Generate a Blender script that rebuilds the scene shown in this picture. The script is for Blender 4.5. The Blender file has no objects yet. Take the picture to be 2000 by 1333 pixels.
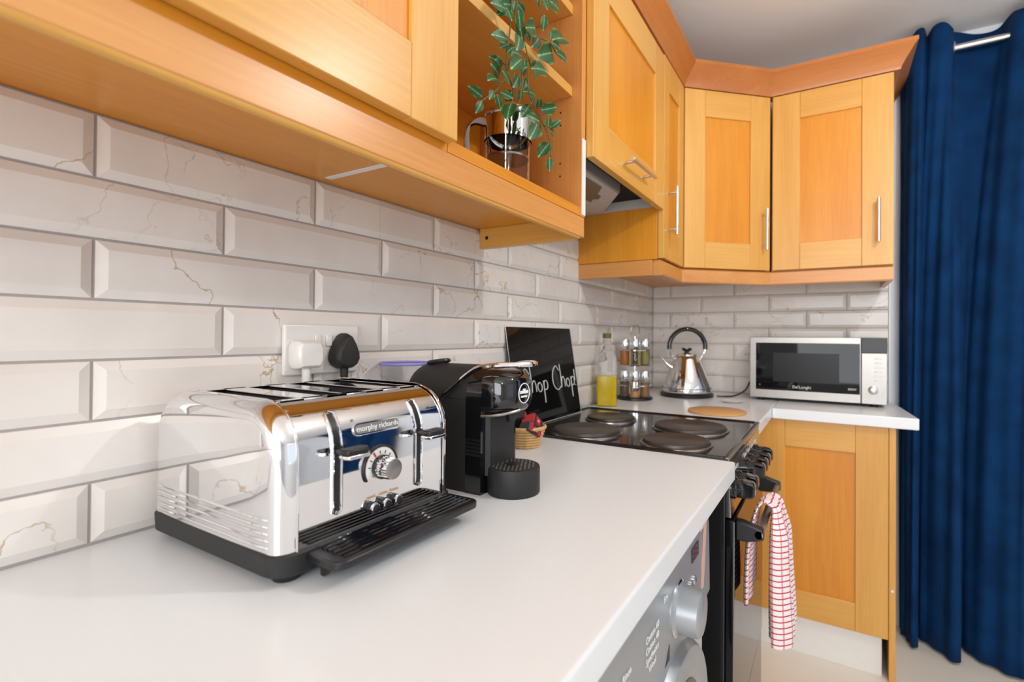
import bpy, bmesh, math, random
from mathutils import Vector, Matrix
random.seed(7)
PI = math.pi
scene = bpy.context.scene
COL = scene.collection

# ------------------------------------------------------------------ camera
FPX, CX, CY = 960.5, 1063.3, 646.0
YAW, PIT, ROL = 0.52748, 0.00891, 0.00808
cam_d = bpy.data.cameras.new('camera')
cam_d.sensor_width = 36.0
cam_d.lens = FPX / 2000.0 * 36.0
cam_d.shift_x = -(CX - 1000.0) / 2000.0
cam_d.shift_y = (CY - 666.5) / 2000.0
cam_d.clip_start = 0.02
cam_d.dof.use_dof = True; cam_d.dof.focus_distance = 0.85; cam_d.dof.aperture_fstop = 4.0
cam = bpy.data.objects.new('camera', cam_d)
COL.objects.link(cam)
_f = Vector((-math.sin(YAW) * math.cos(PIT), math.cos(YAW) * math.cos(PIT), math.sin(PIT)))
_r = Vector((math.cos(YAW), math.sin(YAW), 0))
_u = _r.cross(_f)
_R = _r * math.cos(ROL) + _u * math.sin(ROL)
_U = -_r * math.sin(ROL) + _u * math.cos(ROL)
cam.matrix_world = Matrix(((_R.x, _U.x, -_f.x, 0.79535), (_R.y, _U.y, -_f.y, 0.0), (_R.z, _U.z, -_f.z, 1.16541), (0, 0, 0, 1)))
scene.camera = cam

# ------------------------------------------------------------------ light
scene.view_settings.view_transform = 'Standard'
scene.view_settings.look = 'None'
scene.view_settings.gamma = 1.0
scene.view_settings.use_curve_mapping = False
scene.view_settings.exposure = 0.0
world = bpy.data.worlds.new('world'); scene.world = world
world.use_nodes = True
world.node_tree.nodes['Background'].inputs[0].default_value = (0.75, 0.85, 1.0, 1)
world.node_tree.nodes['Background'].inputs[1].default_value = 0.3

def light(name, typ, loc, energy, color, size=None, size_y=None, target=None, **kw):
    d = bpy.data.lights.new(name, typ); d.energy = energy; d.color = color
    if typ == 'AREA':
        d.shape = 'RECTANGLE'; d.size = size; d.size_y = size_y or size
    elif size is not None: d.shadow_soft_size = size
    for k, v in kw.items(): setattr(d, k, v)
    o = bpy.data.objects.new(name, d); COL.objects.link(o); o.location = loc
    if target is not None:
        o.rotation_euler = (Vector(target) - Vector(loc)).to_track_quat('-Z', 'Y').to_euler()
    return o
# the room's main ceiling lamp (casts the crisp cabinet shadows), a second one further back, daylight from the windows behind the camera
light('ceiling_lamp_light', 'POINT', (1.32, 1.04, 2.00), 18.5, (1.0, 0.985, 0.965), 0.03)
light('ceiling_lamp_light.001', 'POINT', (1.7, -1.0, 2.00), 10, (1.0, 0.97, 0.94), 0.05)
light('window_daylight', 'AREA', (3.42, 0.4, 1.35), 9, (0.84, 0.92, 1.0), 2.0, 1.7, (0.3, 0.8, 1.0))
light('window_daylight.001', 'AREA', (1.2, -2.42, 1.4), 58, (0.94, 0.97, 1.0), 1.6, 1.6, (0.5, 1.0, 1.0))

# ------------------------------------------------------------------ helpers
class MB:
    def __init__(s): s.v = []; s.f = []; s.m = []; s.mi = 0
    def add(s, vs, fs):
        b = len(s.v); s.v += [tuple(v) for v in vs]; s.f += [tuple(b + i for i in f) for f in fs]; s.m += [s.mi] * len(fs); return s
    def box(s, a, b):
        x0, y0, z0 = a; x1, y1, z1 = b
        return s.add([(x0,y0,z0),(x1,y0,z0),(x1,y1,z0),(x0,y1,z0),(x0,y0,z1),(x1,y0,z1),(x1,y1,z1),(x0,y1,z1)],
                     [(0,3,2,1),(4,5,6,7),(0,1,5,4),(1,2,6,5),(2,3,7,6),(3,0,4,7)])
    def prism(s, poly, axis, a, b):
        """poly: 2D points of the two other axes in order (x,y)/(x,z)/(y,z); extruded along axis from a to b"""
        def P(p, t):
            return {'z': (p[0], p[1], t), 'y': (p[0], t, p[1]), 'x': (t, p[0], p[1])}[axis]
        n = len(poly)
        vs = [P(p, a) for p in poly] + [P(p, b) for p in poly]
        fs = [(i, (i + 1) % n, n + (i + 1) % n, n + i) for i in range(n)] + [tuple(range(n - 1, -1, -1)), tuple(range(n, 2 * n))]
        return s.add(vs, fs)
    def lathe(s, prof, c=(0, 0, 0), seg=32, axis='z', cap=True):
        n = len(prof); vs = []
        for i in range(seg):
            a = 2 * PI * i / seg; ca, sa = math.cos(a), math.sin(a)
            for (r, h) in prof:
                p = {'z': (r * ca, r * sa, h), 'x': (h, r * ca, r * sa), 'y': (r * sa, h, r * ca)}[axis]
                vs.append((p[0] + c[0], p[1] + c[1], p[2] + c[2]))
        fs = []
        for i in range(seg):
            j = (i + 1) % seg
            for k in range(n - 1): fs.append((i * n + k, j * n + k, j * n + k + 1, i * n + k + 1))
        if cap:
            if prof[0][0] > 1e-6: fs.append(tuple(i * n for i in range(seg - 1, -1, -1)))
            if prof[-1][0] > 1e-6: fs.append(tuple(i * n + n - 1 for i in range(seg)))
        return s.add(vs, fs)
    def tube(s, path, r, seg=8, closed=False, cap=True):
        pts = [Vector(p) for p in path]; n = len(pts); rs = r if isinstance(r, (list, tuple)) else [r] * n
        up = None; rings = []
        for i in range(n):
            t = (pts[(i + 1) % n] - pts[i - 1]) if closed else (pts[min(i + 1, n - 1)] - pts[max(i - 1, 0)])
            if t.length < 1e-9: t = Vector((0, 0, 1))
            t.normalize()
            if up is None:
                up = Vector((0, 0, 1)) if abs(t.z) < .9 else Vector((1, 0, 0))
            up = (up - t * up.dot(t))
            if up.length < 1e-6: up = t.orthogonal()
            up.normalize(); b = t.cross(up)
            rings.append([pts[i] + (up * math.cos(2 * PI * k / seg) + b * math.sin(2 * PI * k / seg)) * rs[i] for k in range(seg)])
        vs = [p for rg in rings for p in rg]; fs = []
        for i in range(n if closed else n - 1):
            j = (i + 1) % n
            for k in range(seg):
                l = (k + 1) % seg; fs.append((i * seg + k, i * seg + l, j * seg + l, j * seg + k))
        if cap and not closed:
            fs += [tuple(range(seg - 1, -1, -1)), tuple((n - 1) * seg + k for k in range(seg))]
        return s.add(vs, fs)
    def loft(s, rings, cap0=True, cap1=True):
        n = len(rings[0]); vs = [p for r in rings for p in r]; fs = []
        for i in range(len(rings) - 1):
            for k in range(n):
                l = (k + 1) % n; fs.append((i * n + k, i * n + l, (i + 1) * n + l, (i + 1) * n + k))
        if cap0: fs.append(tuple(range(n - 1, -1, -1)))
        if cap1: fs.append(tuple((len(rings) - 1) * n + k for k in range(n)))
        return s.add(vs, fs)
    def build(s, name, mat, parent=None, bevel=0, bseg=2, smooth=40, loc=None, recalc=True, subsurf=0):
        me = bpy.data.meshes.new(name); me.from_pydata([tuple(v) for v in s.v], [], s.f)
        for mm in (mat if isinstance(mat, (list, tuple)) else [mat]): me.materials.append(mm)
        if isinstance(mat, (list, tuple)):
            for p, i in zip(me.polygons, s.m): p.material_index = i
        if recalc:
            bm = bmesh.new(); bm.from_mesh(me); bmesh.ops.recalc_face_normals(bm, faces=bm.faces); bm.to_mesh(me); bm.free()
        if smooth:
            for p in me.polygons: p.use_smooth = True
            me.set_sharp_from_angle(angle=math.radians(smooth))
        o = bpy.data.objects.new(name, me); COL.objects.link(o)
        if loc is not None: o.location = loc
        if parent is not None: o.parent = parent
        if bevel:
            b = o.modifiers.new('bevel', 'BEVEL'); b.width = bevel; b.segments = bseg; b.limit_method = 'ANGLE'; b.angle_limit = math.radians(35)
        if subsurf:
            b = o.modifiers.new('sub', 'SUBSURF'); b.levels = subsurf; b.render_levels = subsurf
        return o

def box(name, a, b, mat, parent=None, bevel=0, **kw): return MB().box(a, b).build(name, mat, parent, bevel=bevel, **kw)
def tag(o, label, cat=None, group=None, kind=None):
    if label: o['label'] = label
    if cat: o['category'] = cat
    if group: o['group'] = group
    if kind: o['kind'] = kind
    return o
def thing(name, label, cat, loc=(0, 0, 0), rz=0, group=None, kind=None):
    o = bpy.data.objects.new(name, None); o.empty_display_size = .05; COL.objects.link(o)
    o.location = loc; o.rotation_euler = (0, 0, rz)
    return tag(o, label, cat, group, kind)
def place(o, parent, loc=None, rot=None):
    o.parent = parent
    if loc is not None: o.location = loc
    if rot is not None: o.rotation_euler = rot
    return o
def catmull(pts, n=8, closed=False):
    P = [Vector(p) for p in pts]; out = []; m = len(P)
    for i in range(m if closed else m - 1):
        if closed: a, b, c, d = P[i - 1], P[i], P[(i + 1) % m], P[(i + 2) % m]
        else: a, b, c, d = P[max(i - 1, 0)], P[i], P[i + 1], P[min(i + 2, m - 1)]
        for k in range(n):
            t = k / n
            out.append(.5 * ((2 * b) + (c - a) * t + (2 * a - 5 * b + 4 * c - d) * t * t + (3 * b - a - 3 * c + d) * t ** 3))
    if not closed: out.append(P[-1])
    return out
def rrect(hx, hy, r, n=5, cx=0, cy=0):
    out = []
    for (sx, sy, a0) in ((1, 1, 0), (-1, 1, 90), (-1, -1, 180), (1, -1, 270)):
        for k in range(n + 1):
            a = math.radians(a0 + 90 * k / n)
            out.append((cx + sx * (hx - r) + r * math.cos(a), cy + sy * (hy - r) + r * math.sin(a)))
    return out
def text(body, mat, parent, loc, rot, size, name='lettering', extrude=.0002, align='CENTER', spacing=1.0):
    c = bpy.data.curves.new(name, 'FONT'); c.body = body; c.size = size; c.extrude = extrude
    c.align_x = align; c.align_y = 'CENTER'; c.space_character = spacing; c.resolution_u = 3
    c.materials.append(mat)
    f = bpy.data.objects.new(name, c); COL.objects.link(f)
    dg = bpy.context.evaluated_depsgraph_get(); me = bpy.data.meshes.new_from_object(f.evaluated_get(dg))
    bpy.data.objects.remove(f); bpy.data.curves.remove(c)
    if not me.materials: me.materials.append(mat)
    o = bpy.data.objects.new(name, me); COL.objects.link(o); o.parent = parent; o.location = loc; o.rotation_euler = rot
    return o
ROT_PX = (PI / 2, 0, PI / 2)        # text lying on a face that looks towards +X
ROT_NY = (PI / 2, 0, 0)             # text lying on a face that looks towards -Y

# ------------------------------------------------------------------ materials
def lin(c):
    return tuple(((x / 255) / 12.92 if x / 255 <= .04045 else ((x / 255 + .055) / 1.055) ** 2.4) for x in c)
def S(r, g, b): return (*lin((r, g, b)), 1)
def newmat(name):
    m = bpy.data.materials.new(name); m.use_nodes = True
    nt = m.node_tree; return m, nt, nt.nodes['Principled BSDF']
def N(nt, typ, **kw):
    n = nt.nodes.new(typ)
    for k, v in kw.items(): setattr(n, k, v)
    return n
def plain(name, col, rough=.5, metal=0, spec=.5, coat=0, noise=.03, nscale=40, bump=0, bscale=200, emit=None, sheen=0):
    """every plain material keeps a little procedural variation of colour and relief"""
    m, nt, p = newmat(name)
    p.inputs['Roughness'].default_value = rough; p.inputs['Metallic'].default_value = metal
    p.inputs['Specular IOR Level'].default_value = spec; p.inputs['Coat Weight'].default_value = coat
    if sheen: p.inputs['Sheen Weight'].default_value = sheen
    tc = N(nt, 'ShaderNodeTexCoord'); nz = N(nt, 'ShaderNodeTexNoise'); nz.inputs['Scale'].default_value = nscale
    nt.links.new(tc.outputs['Object'], nz.inputs['Vector'])
    mx = N(nt, 'ShaderNodeMix', data_type='RGBA')
    mx.inputs[6].default_value = tuple(min(1, c * (1 + noise)) for c in col[:3]) + (1,)
    mx.inputs[7].default_value = tuple(c * (1 - noise) for c in col[:3]) + (1,)
    nt.links.new(nz.outputs['Fac'], mx.inputs[0]); nt.links.new(mx.outputs[2], p.inputs['Base Color'])
    if bump:
        n2 = N(nt, 'ShaderNodeTexNoise'); n2.inputs['Scale'].default_value = bscale
        nt.links.new(tc.outputs['Object'], n2.inputs['Vector'])
        b = N(nt, 'ShaderNodeBump'); b.inputs['Strength'].default_value = bump; b.inputs['Distance'].default_value = .001
        nt.links.new(n2.outputs['Fac'], b.inputs['Height']); nt.links.new(b.outputs['Normal'], p.inputs['Normal'])
    if emit: p.inputs['Emission Color'].default_value = col; p.inputs['Emission Strength'].default_value = emit
    return m
def wood(name, axis, c0, c1, c2, rough=.32):
    m, nt, p = newmat(name)
    tc = N(nt, 'ShaderNodeTexCoord'); oi = N(nt, 'ShaderNodeObjectInfo')
    ad = N(nt, 'ShaderNodeVectorMath', operation='ADD'); sc = N(nt, 'ShaderNodeVectorMath', operation='SCALE')
    cmb = N(nt, 'ShaderNodeCombineXYZ')
    for i in range(3): nt.links.new(oi.outputs['Random'], cmb.inputs[i])
    nt.links.new(cmb.outputs[0], sc.inputs[0]); sc.inputs['Scale'].default_value = 7.3
    nt.links.new(tc.outputs['Object'], ad.inputs[0]); nt.links.new(sc.outputs[0], ad.inputs[1])
    def noise(along, across, scale, det, dist):
        mp = N(nt, 'ShaderNodeMapping'); v = [across] * 3; v['xyz'.index(axis)] = along
        mp.inputs['Scale'].default_value = v; nt.links.new(ad.outputs[0], mp.inputs['Vector'])
        nz = N(nt, 'ShaderNodeTexNoise'); nz.inputs['Scale'].default_value = scale; nz.inputs['Detail'].default_value = det
        nz.inputs['Distortion'].default_value = dist; nt.links.new(mp.outputs[0], nz.inputs['Vector']); return nz
    n1 = noise(.35, 5, 2.6, 5, .6); n2 = noise(.8, 22, 9, 4, .2); n3 = noise(.6, 1.6, 2.0, 2, .3)
    r = N(nt, 'ShaderNodeValToRGB'); e = r.color_ramp.elements
    e[0].position = .30; e[0].color = c0; e[1].position = .72; e[1].color = c2
    k = e.new(.5); k.color = c1
    m1 = N(nt, 'ShaderNodeMath', operation='MULTIPLY_ADD'); m1.inputs[1].default_value = .3; nt.links.new(n2.outputs['Fac'], m1.inputs[0])
    m0 = N(nt, 'ShaderNodeMath', operation='MULTIPLY'); m0.inputs[1].default_value = .40; nt.links.new(n1.outputs['Fac'], m0.inputs[0])
    m2 = N(nt, 'ShaderNodeMath', operation='MULTIPLY_ADD'); m2.inputs[1].default_value = .30; nt.links.new(n3.outputs['Fac'], m2.inputs[0])
    nt.links.new(m0.outputs[0], m1.inputs[2]); nt.links.new(m1.outputs[0], m2.inputs[2]); nt.links.new(m2.outputs[0], r.inputs[0])
    nt.links.new(r.outputs[0], p.inputs['Base Color'])
    p.inputs['Roughness'].default_value = rough; p.inputs['Coat Weight'].default_value = .10; p.inputs['Coat Roughness'].default_value = .3
    b = N(nt, 'ShaderNodeBump'); b.inputs['Strength'].default_value = .06; b.inputs['Distance'].default_value = .001
    nt.links.new(n2.outputs['Fac'], b.inputs['Height']); nt.links.new(b.outputs[0], p.inputs['Normal'])
    return m
FR = (S(203, 142, 64), S(218, 161, 77), S(229, 177, 94))
CR = (S(170, 98, 44), S(188, 116, 56), S(202, 134, 72))        # darker cornice tones        # frame timber
PN = (S(202, 118, 24), S(219, 142, 36), S(230, 160, 52))        # deeper toned panels
TR = (S(194, 126, 62), S(212, 146, 78), S(225, 164, 98))        # redder trims
M = {}
for a in 'xyz':
    M['frame_' + a] = wood('beech_frame_' + a, a, *FR)
    M['panel_' + a] = wood('beech_panel_' + a, a, *PN)
    M['trim_' + a] = wood('beech_trim_' + a, a, *TR)
    M['cornice_' + a] = wood('beech_cornice_' + a, a, *CR)
M['white'] = plain('white_paint', S(236, 232, 226), .6, noise=.015, nscale=6, bump=.05, bscale=120)
M['ceiling'] = plain('ceiling_paint', S(240, 238, 236), .8, noise=.01, nscale=5)
M['bluewall'] = plain('wall_paint', S(222, 226, 232), .7, noise=.015, nscale=5)
M['worktop'] = plain('worktop_white', S(235, 238, 240), .28, noise=.012, nscale=300, bump=.05, bscale=500)
M['grout'] = plain('grout_grey', S(176, 168, 164), .9, noise=.06, nscale=150, bump=.3, bscale=600)
M['chrome'] = plain('chrome', (.86, .86, .87, 1), .045, 1, noise=.01)
M['steel'] = plain('brushed_steel', (.36, .34, .315, 1), .36, 1, noise=.05, nscale=60)
M['nickel'] = plain('satin_nickel', (.70, .68, .66, 1), .28, 1, noise=.03)
M['black'] = plain('black_plastic', (.012, .012, .013, 1), .35, noise=.1)
M['blackmatte'] = plain('black_matte', (.016, .016, .016, 1), .55, noise=.15, nscale=300, bump=.25, bscale=900)
M['gloss'] = plain('black_gloss', (.006, .006, .007, 1), .06, coat=.6)
M['enamel'] = plain('black_enamel', (.01, .01, .011, 1), .12, coat=.3)
M['glassblack'] = plain('black_glass', (.006, .006, .007, 1), .03, spec=.25)
M['whiteplastic'] = plain('white_plastic', S(236, 233, 228), .3)
M['darkgap'] = plain('dark_void', (.004, .004, .004, 1), .9)
M['print_white'] = plain('white_print', S(235, 235, 232), .6)
M['grey'] = plain('hood_grey', S(150, 150, 152), .4, noise=.03)
M['greylight'] = plain('hood_grey_light', S(196, 194, 190), .4)
M['lens'] = plain('lamp_lens', S(112, 104, 88), .35)
M['navy_reflect'] = plain('navy_fabric', S(26, 52, 92), .85, noise=.15, nscale=30)
M['silver'] = plain('machine_silver', S(172, 176, 180), .35, .55, noise=.03)
M['silverlight'] = plain('machine_white', S(214, 210, 204), .35, .1)
M['red'] = plain('capsule_red', S(200, 34, 40), .4)
M['capdark'] = plain('capsule_dark', S(40, 42, 54), .4)
M['wicker'] = plain('wicker', S(220, 178, 120), .7, noise=.2, nscale=120, bump=.4, bscale=300)
M['cork'] = plain('cork', S(214, 164, 104), .85, noise=.14, nscale=220, bump=.5, bscale=400)
M['plate'] = plain('hotplate_iron', (.085, .072, .064, 1), .42, .6, noise=.3, nscale=25, bump=.15, bscale=300)
M['platerim'] = plain('hotplate_rim', (.35, .32, .29, 1), .25, 1, noise=.1)
M['purple'] = plain('purple_rim', S(150, 140, 214), .4)
M['peach'] = plain('peach_sticker', S(222, 176, 156), .5)
M['orange_print'] = plain('orange_print', S(206, 150, 96), .5)
M['stem'] = plain('plant_stem', S(86, 92, 52), .6)
M['floor'] = plain('floor_vinyl', S(238, 230, 218), .35, noise=.035, nscale=6, bump=.05, bscale=80)

def glass(name, col=(1, 1, 1, 1), rough=.02, ior=1.45):
    m, nt, p = newmat(name)
    p.inputs['Transmission Weight'].default_value = 1; p.inputs['Roughness'].default_value = rough
    p.inputs['IOR'].default_value = ior
    tc = N(nt, 'ShaderNodeTexCoord'); nz = N(nt, 'ShaderNodeTexNoise'); nz.inputs['Scale'].default_value = 30
    nt.links.new(tc.outputs['Object'], nz.inputs['Vector'])
    mx = N(nt, 'ShaderNodeMix', data_type='RGBA'); mx.inputs[6].default_value = col
    mx.inputs[7].default_value = tuple(c * .97 for c in col[:3]) + (1,)
    nt.links.new(nz.outputs['Fac'], mx.inputs[0]); nt.links.new(mx.outputs[2], p.inputs['Base Color'])
    return m
M['glass'] = glass('clear_glass', (.97, .98, .97, 1), .01, 1.25)
M['clearplastic'] = glass('clear_plastic', (.93, .94, .96, 1), .12, 1.12)
M['oil'] = plain('olive_oil', S(250, 214, 0), .2, noise=.03)
for k, c in dict(spice_orange=(206, 126, 56), spice_yellow=(198, 168, 92), spice_green=(158, 148, 90), spice_brown=(128, 104, 78), spice_tan=(226, 170, 108), spice_mix=(166, 126, 84)).items():
    M[k] = plain(k, S(*c), .9, noise=.25, nscale=500)

def marble():
    m, nt, p = newmat('marble_tile')
    tc = N(nt, 'ShaderNodeTexCoord'); oi = N(nt, 'ShaderNodeObjectInfo')
    cmb = N(nt, 'ShaderNodeCombineXYZ'); sc = N(nt, 'ShaderNodeVectorMath', operation='SCALE'); sc.inputs['Scale'].default_value = 23.0
    for i in range(3): nt.links.new(oi.outputs['Random'], cmb.inputs[i])
    nt.links.new(cmb.outputs[0], sc.inputs[0])
    ad = N(nt, 'ShaderNodeVectorMath', operation='ADD'); nt.links.new(tc.outputs['Object'], ad.inputs[0]); nt.links.new(sc.outputs[0], ad.inputs[1])
    def vein(scale, dist, width, det=3.0):
        # thin lines where a distorted noise crosses its middle value
        nz = N(nt, 'ShaderNodeTexNoise'); nz.inputs['Scale'].default_value = scale; nz.inputs['Detail'].default_value = det
        nz.inputs['Distortion'].default_value = dist; nz.inputs['Roughness'].default_value = .5
        nt.links.new(ad.outputs[0], nz.inputs['Vector'])
        s1 = N(nt, 'ShaderNodeMath', operation='SUBTRACT'); s1.inputs[1].default_value = .5; nt.links.new(nz.outputs['Fac'], s1.inputs[0])
        a1 = N(nt, 'ShaderNodeMath', operation='ABSOLUTE'); nt.links.new(s1.outputs[0], a1.inputs[0])
        r = N(nt, 'ShaderNodeMapRange'); r.inputs['From Min'].default_value = 0; r.inputs['From Max'].default_value = width
        r.inputs['To Min'].default_value = 1; r.inputs['To Max'].default_value = 0; nt.links.new(a1.outputs[0], r.inputs['Value'])
        return r
    def mask(scale, lo, hi):
        nz = N(nt, 'ShaderNodeTexNoise'); nz.inputs['Scale'].default_value = scale; nz.inputs['Detail'].default_value = 1
        nt.links.new(ad.outputs[0], nz.inputs['Vector'])
        r = N(nt, 'ShaderNodeMapRange'); r.inputs['From Min'].default_value = lo; r.inputs['From Max'].default_value = hi
        nt.links.new(nz.outputs['Fac'], r.inputs['Value']); return r
    v1 = vein(3.6, .15, .0030, 6.0); k1 = mask(7, .44, .56)
    v2 = vein(3.4, .10, .0026, 6.0); k2 = mask(7, .47, .60)
    def mul(a, b, f):
        q = N(nt, 'ShaderNodeMath', operation='MULTIPLY'); nt.links.new(a.outputs[0], q.inputs[0]); nt.links.new(b.outputs[0], q.inputs[1])
        w = N(nt, 'ShaderNodeMath', operation='MULTIPLY'); w.inputs[1].default_value = f; nt.links.new(q.outputs[0], w.inputs[0]); return w
    a = mul(v1, k1, .85); b = mul(v2, k2, .5)
    cl = N(nt, 'ShaderNodeTexNoise'); cl.inputs['Scale'].default_value = 7; cl.inputs['Detail'].default_value = 4; nt.links.new(ad.outputs[0], cl.inputs['Vector'])
    r = N(nt, 'ShaderNodeValToRGB'); e = r.color_ramp.elements
    e[0].position = .3; e[0].color = S(226, 219, 212); e[1].position = .7; e[1].color = S(238, 233, 227)
    nt.links.new(cl.outputs['Fac'], r.inputs[0])
    x1 = N(nt, 'ShaderNodeMix', data_type='RGBA'); nt.links.new(a.outputs[0], x1.inputs[0]); nt.links.new(r.outputs[0], x1.inputs[6]); x1.inputs[7].default_value = S(176, 148, 92)
    x2 = N(nt, 'ShaderNodeMix', data_type='RGBA'); nt.links.new(b.outputs[0], x2.inputs[0]); nt.links.new(x1.outputs[2], x2.inputs[6]); x2.inputs[7].default_value = S(166, 158, 152)
    nt.links.new(x2.outputs[2], p.inputs['Base Color'])
    p.inputs['Roughness'].default_value = .22; p.inputs['Specular IOR Level'].default_value = .45
    return m
M['marble'] = marble()
# ------------------------------------------------------------------ the room
D = 2.456            # back wall
CEIL = 2.355
ST = 'structure'
tag(box('floor', (-.1, -2.6, -.1), (3.6, D + .1, 0), M['floor']), 'cream vinyl floor of the kitchen', None, None, ST)
tag(box('ceiling', (-.1, -2.6, CEIL), (3.6, D + .1, CEIL + .1), M['ceiling']), 'plain white ceiling above the cabinets', None, None, ST)
wl = tag(box('wall_left', (-.1, -2.6, 0), (0, D, CEIL), M['white']), 'tiled kitchen wall behind the toaster and cooker', None, None, ST)
wb = tag(box('wall_back', (-.1, D, 0), (3.6, D + .1, CEIL), M['bluewall']), 'end wall behind the microwave and curtain', None, None, ST)
def wall_with_hole(name, label, axis, pos, thick, a0, a1, hole, mat):
    h0, h1, z0, z1 = hole; mb = MB()
    def bx(a, b, zl, zh):
        if axis == 'x': mb.box((pos, a, zl), (pos + thick, b, zh))
        else: mb.box((a, pos, zl), (b, pos + thick, zh))
    bx(a0, h0, 0, CEIL); bx(h1, a1, 0, CEIL); bx(h0, h1, 0, z0); bx(h0, h1, z1, CEIL)
    return tag(mb.build(name, mat, smooth=0), label, None, None, ST)
wall_with_hole('wall_right', 'plain wall across the room', 'x', 3.5, .1, -2.6, D, (-.6, 1.4, .5, 2.2), M['bluewall'])
wall_with_hole('wall_front', 'plain wall behind the viewer', 'y', -2.6, .1, 0, 3.5, (.4, 2.0, .6, 2.2), M['bluewall'])

# tiles: one bevelled mesh for each cut width, every tile its own object
TP, TW = .0757, .302
_tc = {}
def tile_mesh(w, h, lc, rc, tc_=False):
    key = (round(w, 4), round(h, 4), lc, rc, tc_)
    if key in _tc: return _tc[key]
    g = .0017; b = .0115; e0, e1 = .0045, .0095
    y0, y1, z0, z1 = g, w - g, g, h - g
    bl = 0.0004 if lc else b; br = .0004 if rc else b; bt = .0004 if tc_ else b
    mb = MB()
    o = [(y0, z0), (y1, z0), (y1, z1), (y0, z1)]; i = [(y0 + bl, z0 + b), (y1 - br, z0 + b), (y1 - br, z1 - bt), (y0 + bl, z1 - bt)]
    vs = [(0, *p) for p in o] + [(e0, *p) for p in o] + [(e1, *p) for p in i]
    fs = [(3, 2, 1, 0)] + [(k, (k + 1) % 4, 4 + (k + 1) % 4, 4 + k) for k in range(4)] + [(4 + k, 4 + (k + 1) % 4, 8 + (k + 1) % 4, 8 + k) for k in range(4)] + [(8, 9, 10, 11)]
    mb.add(vs, fs)
    me = bpy.data.meshes.new('tile'); me.from_pydata(mb.v, [], mb.f)
    bm = bmesh.new(); bm.from_mesh(me); bmesh.ops.recalc_face_normals(bm, faces=bm.faces); bm.to_mesh(me); bm.free()
    me.materials.append(M['marble']); _tc[key] = me
    return me
def lay(parent, a, b, z, start, h, back):
    j0 = math.floor((a - start) / TW) - 1
    for j in range(j0, j0 + 20):
        p, q = start + j * TW, start + (j + 1) * TW
        lc, rc = p < a - 1e-4, q > b + 1e-4
        p2, q2 = max(p, a), min(q, b)
        if q2 - p2 < .012: continue
        o = bpy.data.objects.new('tile', tile_mesh(q2 - p2, h, lc, rc, h < TP - .001)); COL.objects.link(o); o.parent = parent
        if back: o.location = (p2, D, z); o.rotation_euler = (0, 0, -PI / 2)
        else: o.location = (0, p2, z)
ZG, Y0, X0B = .978, .2446, .098
for k in range(-1, 6):
    z = ZG + k * TP; zb = max(z, .9005); h = z + TP - zb
    if k == 5: h = 1.4365 - z
    lay(wl, -.65, D - .0096, zb, Y0 + (0 if k % 2 else TW / 2), h, False)
    lay(wb, .0096, 1.0, zb, X0B + (0 if k % 2 else TW / 2), h, True)
for k in (6, 7):
    z = ZG + k * TP
    lay(wl, 1.034, 1.598, z + (.0045 if k == 6 else 0), Y0 + (0 if k % 2 else TW / 2), TP - (.0045 if k == 6 else 0), False)
box('grout', (0, -.65, .9), (.003, D, 1.437), M['grout'], wl)
box('grout', (0, 1.033, 1.437), (.003, 1.599, 1.585), M['grout'], wl)
box('grout', (.003, D - .003, .9), (1.0, D, 1.437), M['grout'], wb)
box('tile_edge_trim', (1.0, D - .010, .9), (1.006, D, 1.437), M['whiteplastic'], wb)

# ------------------------------------------------------------------ worktops
def worktop(name, label, a, b):
    return tag(box(name, a, b, M['worktop'], bevel=.004, bseg=3), label, 'worktop')
worktop('worktop', 'long white worktop carrying the toaster and coffee machine', (.0, -.65, .861), (.621, 1.106, .9))
worktop('worktop', 'white worktop in the corner between cooker and end wall', (.0, 1.642, .861), (.606, D, .9))
tag(MB().prism([(.6066, 2.012), (1.047, 2.012), (1.018, D), (.6066, D)], 'z', .861, .9).build('worktop', M['worktop'], bevel=.004, bseg=3), 'short white worktop under the microwave with a free end', 'worktop')

# ------------------------------------------------------------------ cabinet doors
def bar_handle(parent, p0, p1, out, name='handle'):
    """bar with two posts, p0..p1 on the door face (local), standing off towards -y"""
    a, b = Vector(p0), Vector(p1); d = (b - a); o = Vector((0, -out, 0)); mb = MB()
    mb.tube([a + o, b + o], .0058, 12)
    for t in (.12, .88): mb.tube([a + d * t, a + d * t + o], .0045, 10)
    return mb.build(name, M['nickel'], parent, bevel=.0008)
def door(parent, loc, rz, w, h, stile=.092, rail=.1, handle=None, t=.02):
    d = box('door', (stile - .01, .007, rail - .01), (w - stile + .01, t - .002, h - rail + .01), M['panel_z'], parent)
    d.location = loc; d.rotation_euler = (0, 0, rz)
    for (x0, x1) in ((0, stile), (w - stile, w)): box('stile', (x0, 0, 0), (x1, t, h), M['frame_z'], d, bevel=.0016)
    for (z0, z1) in ((0, rail), (h - rail, h)): box('rail', (stile + .0003, .0002, z0), (w - stile - .0003, t, z1), M['frame_x'], d, bevel=.0012)
    if handle: bar_handle(d, *handle)
    return d
def carcass(mb, a, b, t=.018, open_front=None):
    mb.box(a, b); return mb
XD = .32             # front plane of the doors on the tiled wall
# left wall cabinet
c = thing('wall_cabinet', 'large beech wall cabinet at top left with panelled door', 'cabinet', (0, 0, 1.438))
box('carcass', (.002, -.66, 0), (.298, .5595, .66), M['panel_y'], c)
door(c, (XD, -.04, .011), PI / 2, .598, .64)
door(c, (XD, -.64, .011), PI / 2, .598, .64)
box('joint_strip', (.03, .547, -.0012), (.19, .5585, 0), M['whiteplastic'], c)
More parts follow.
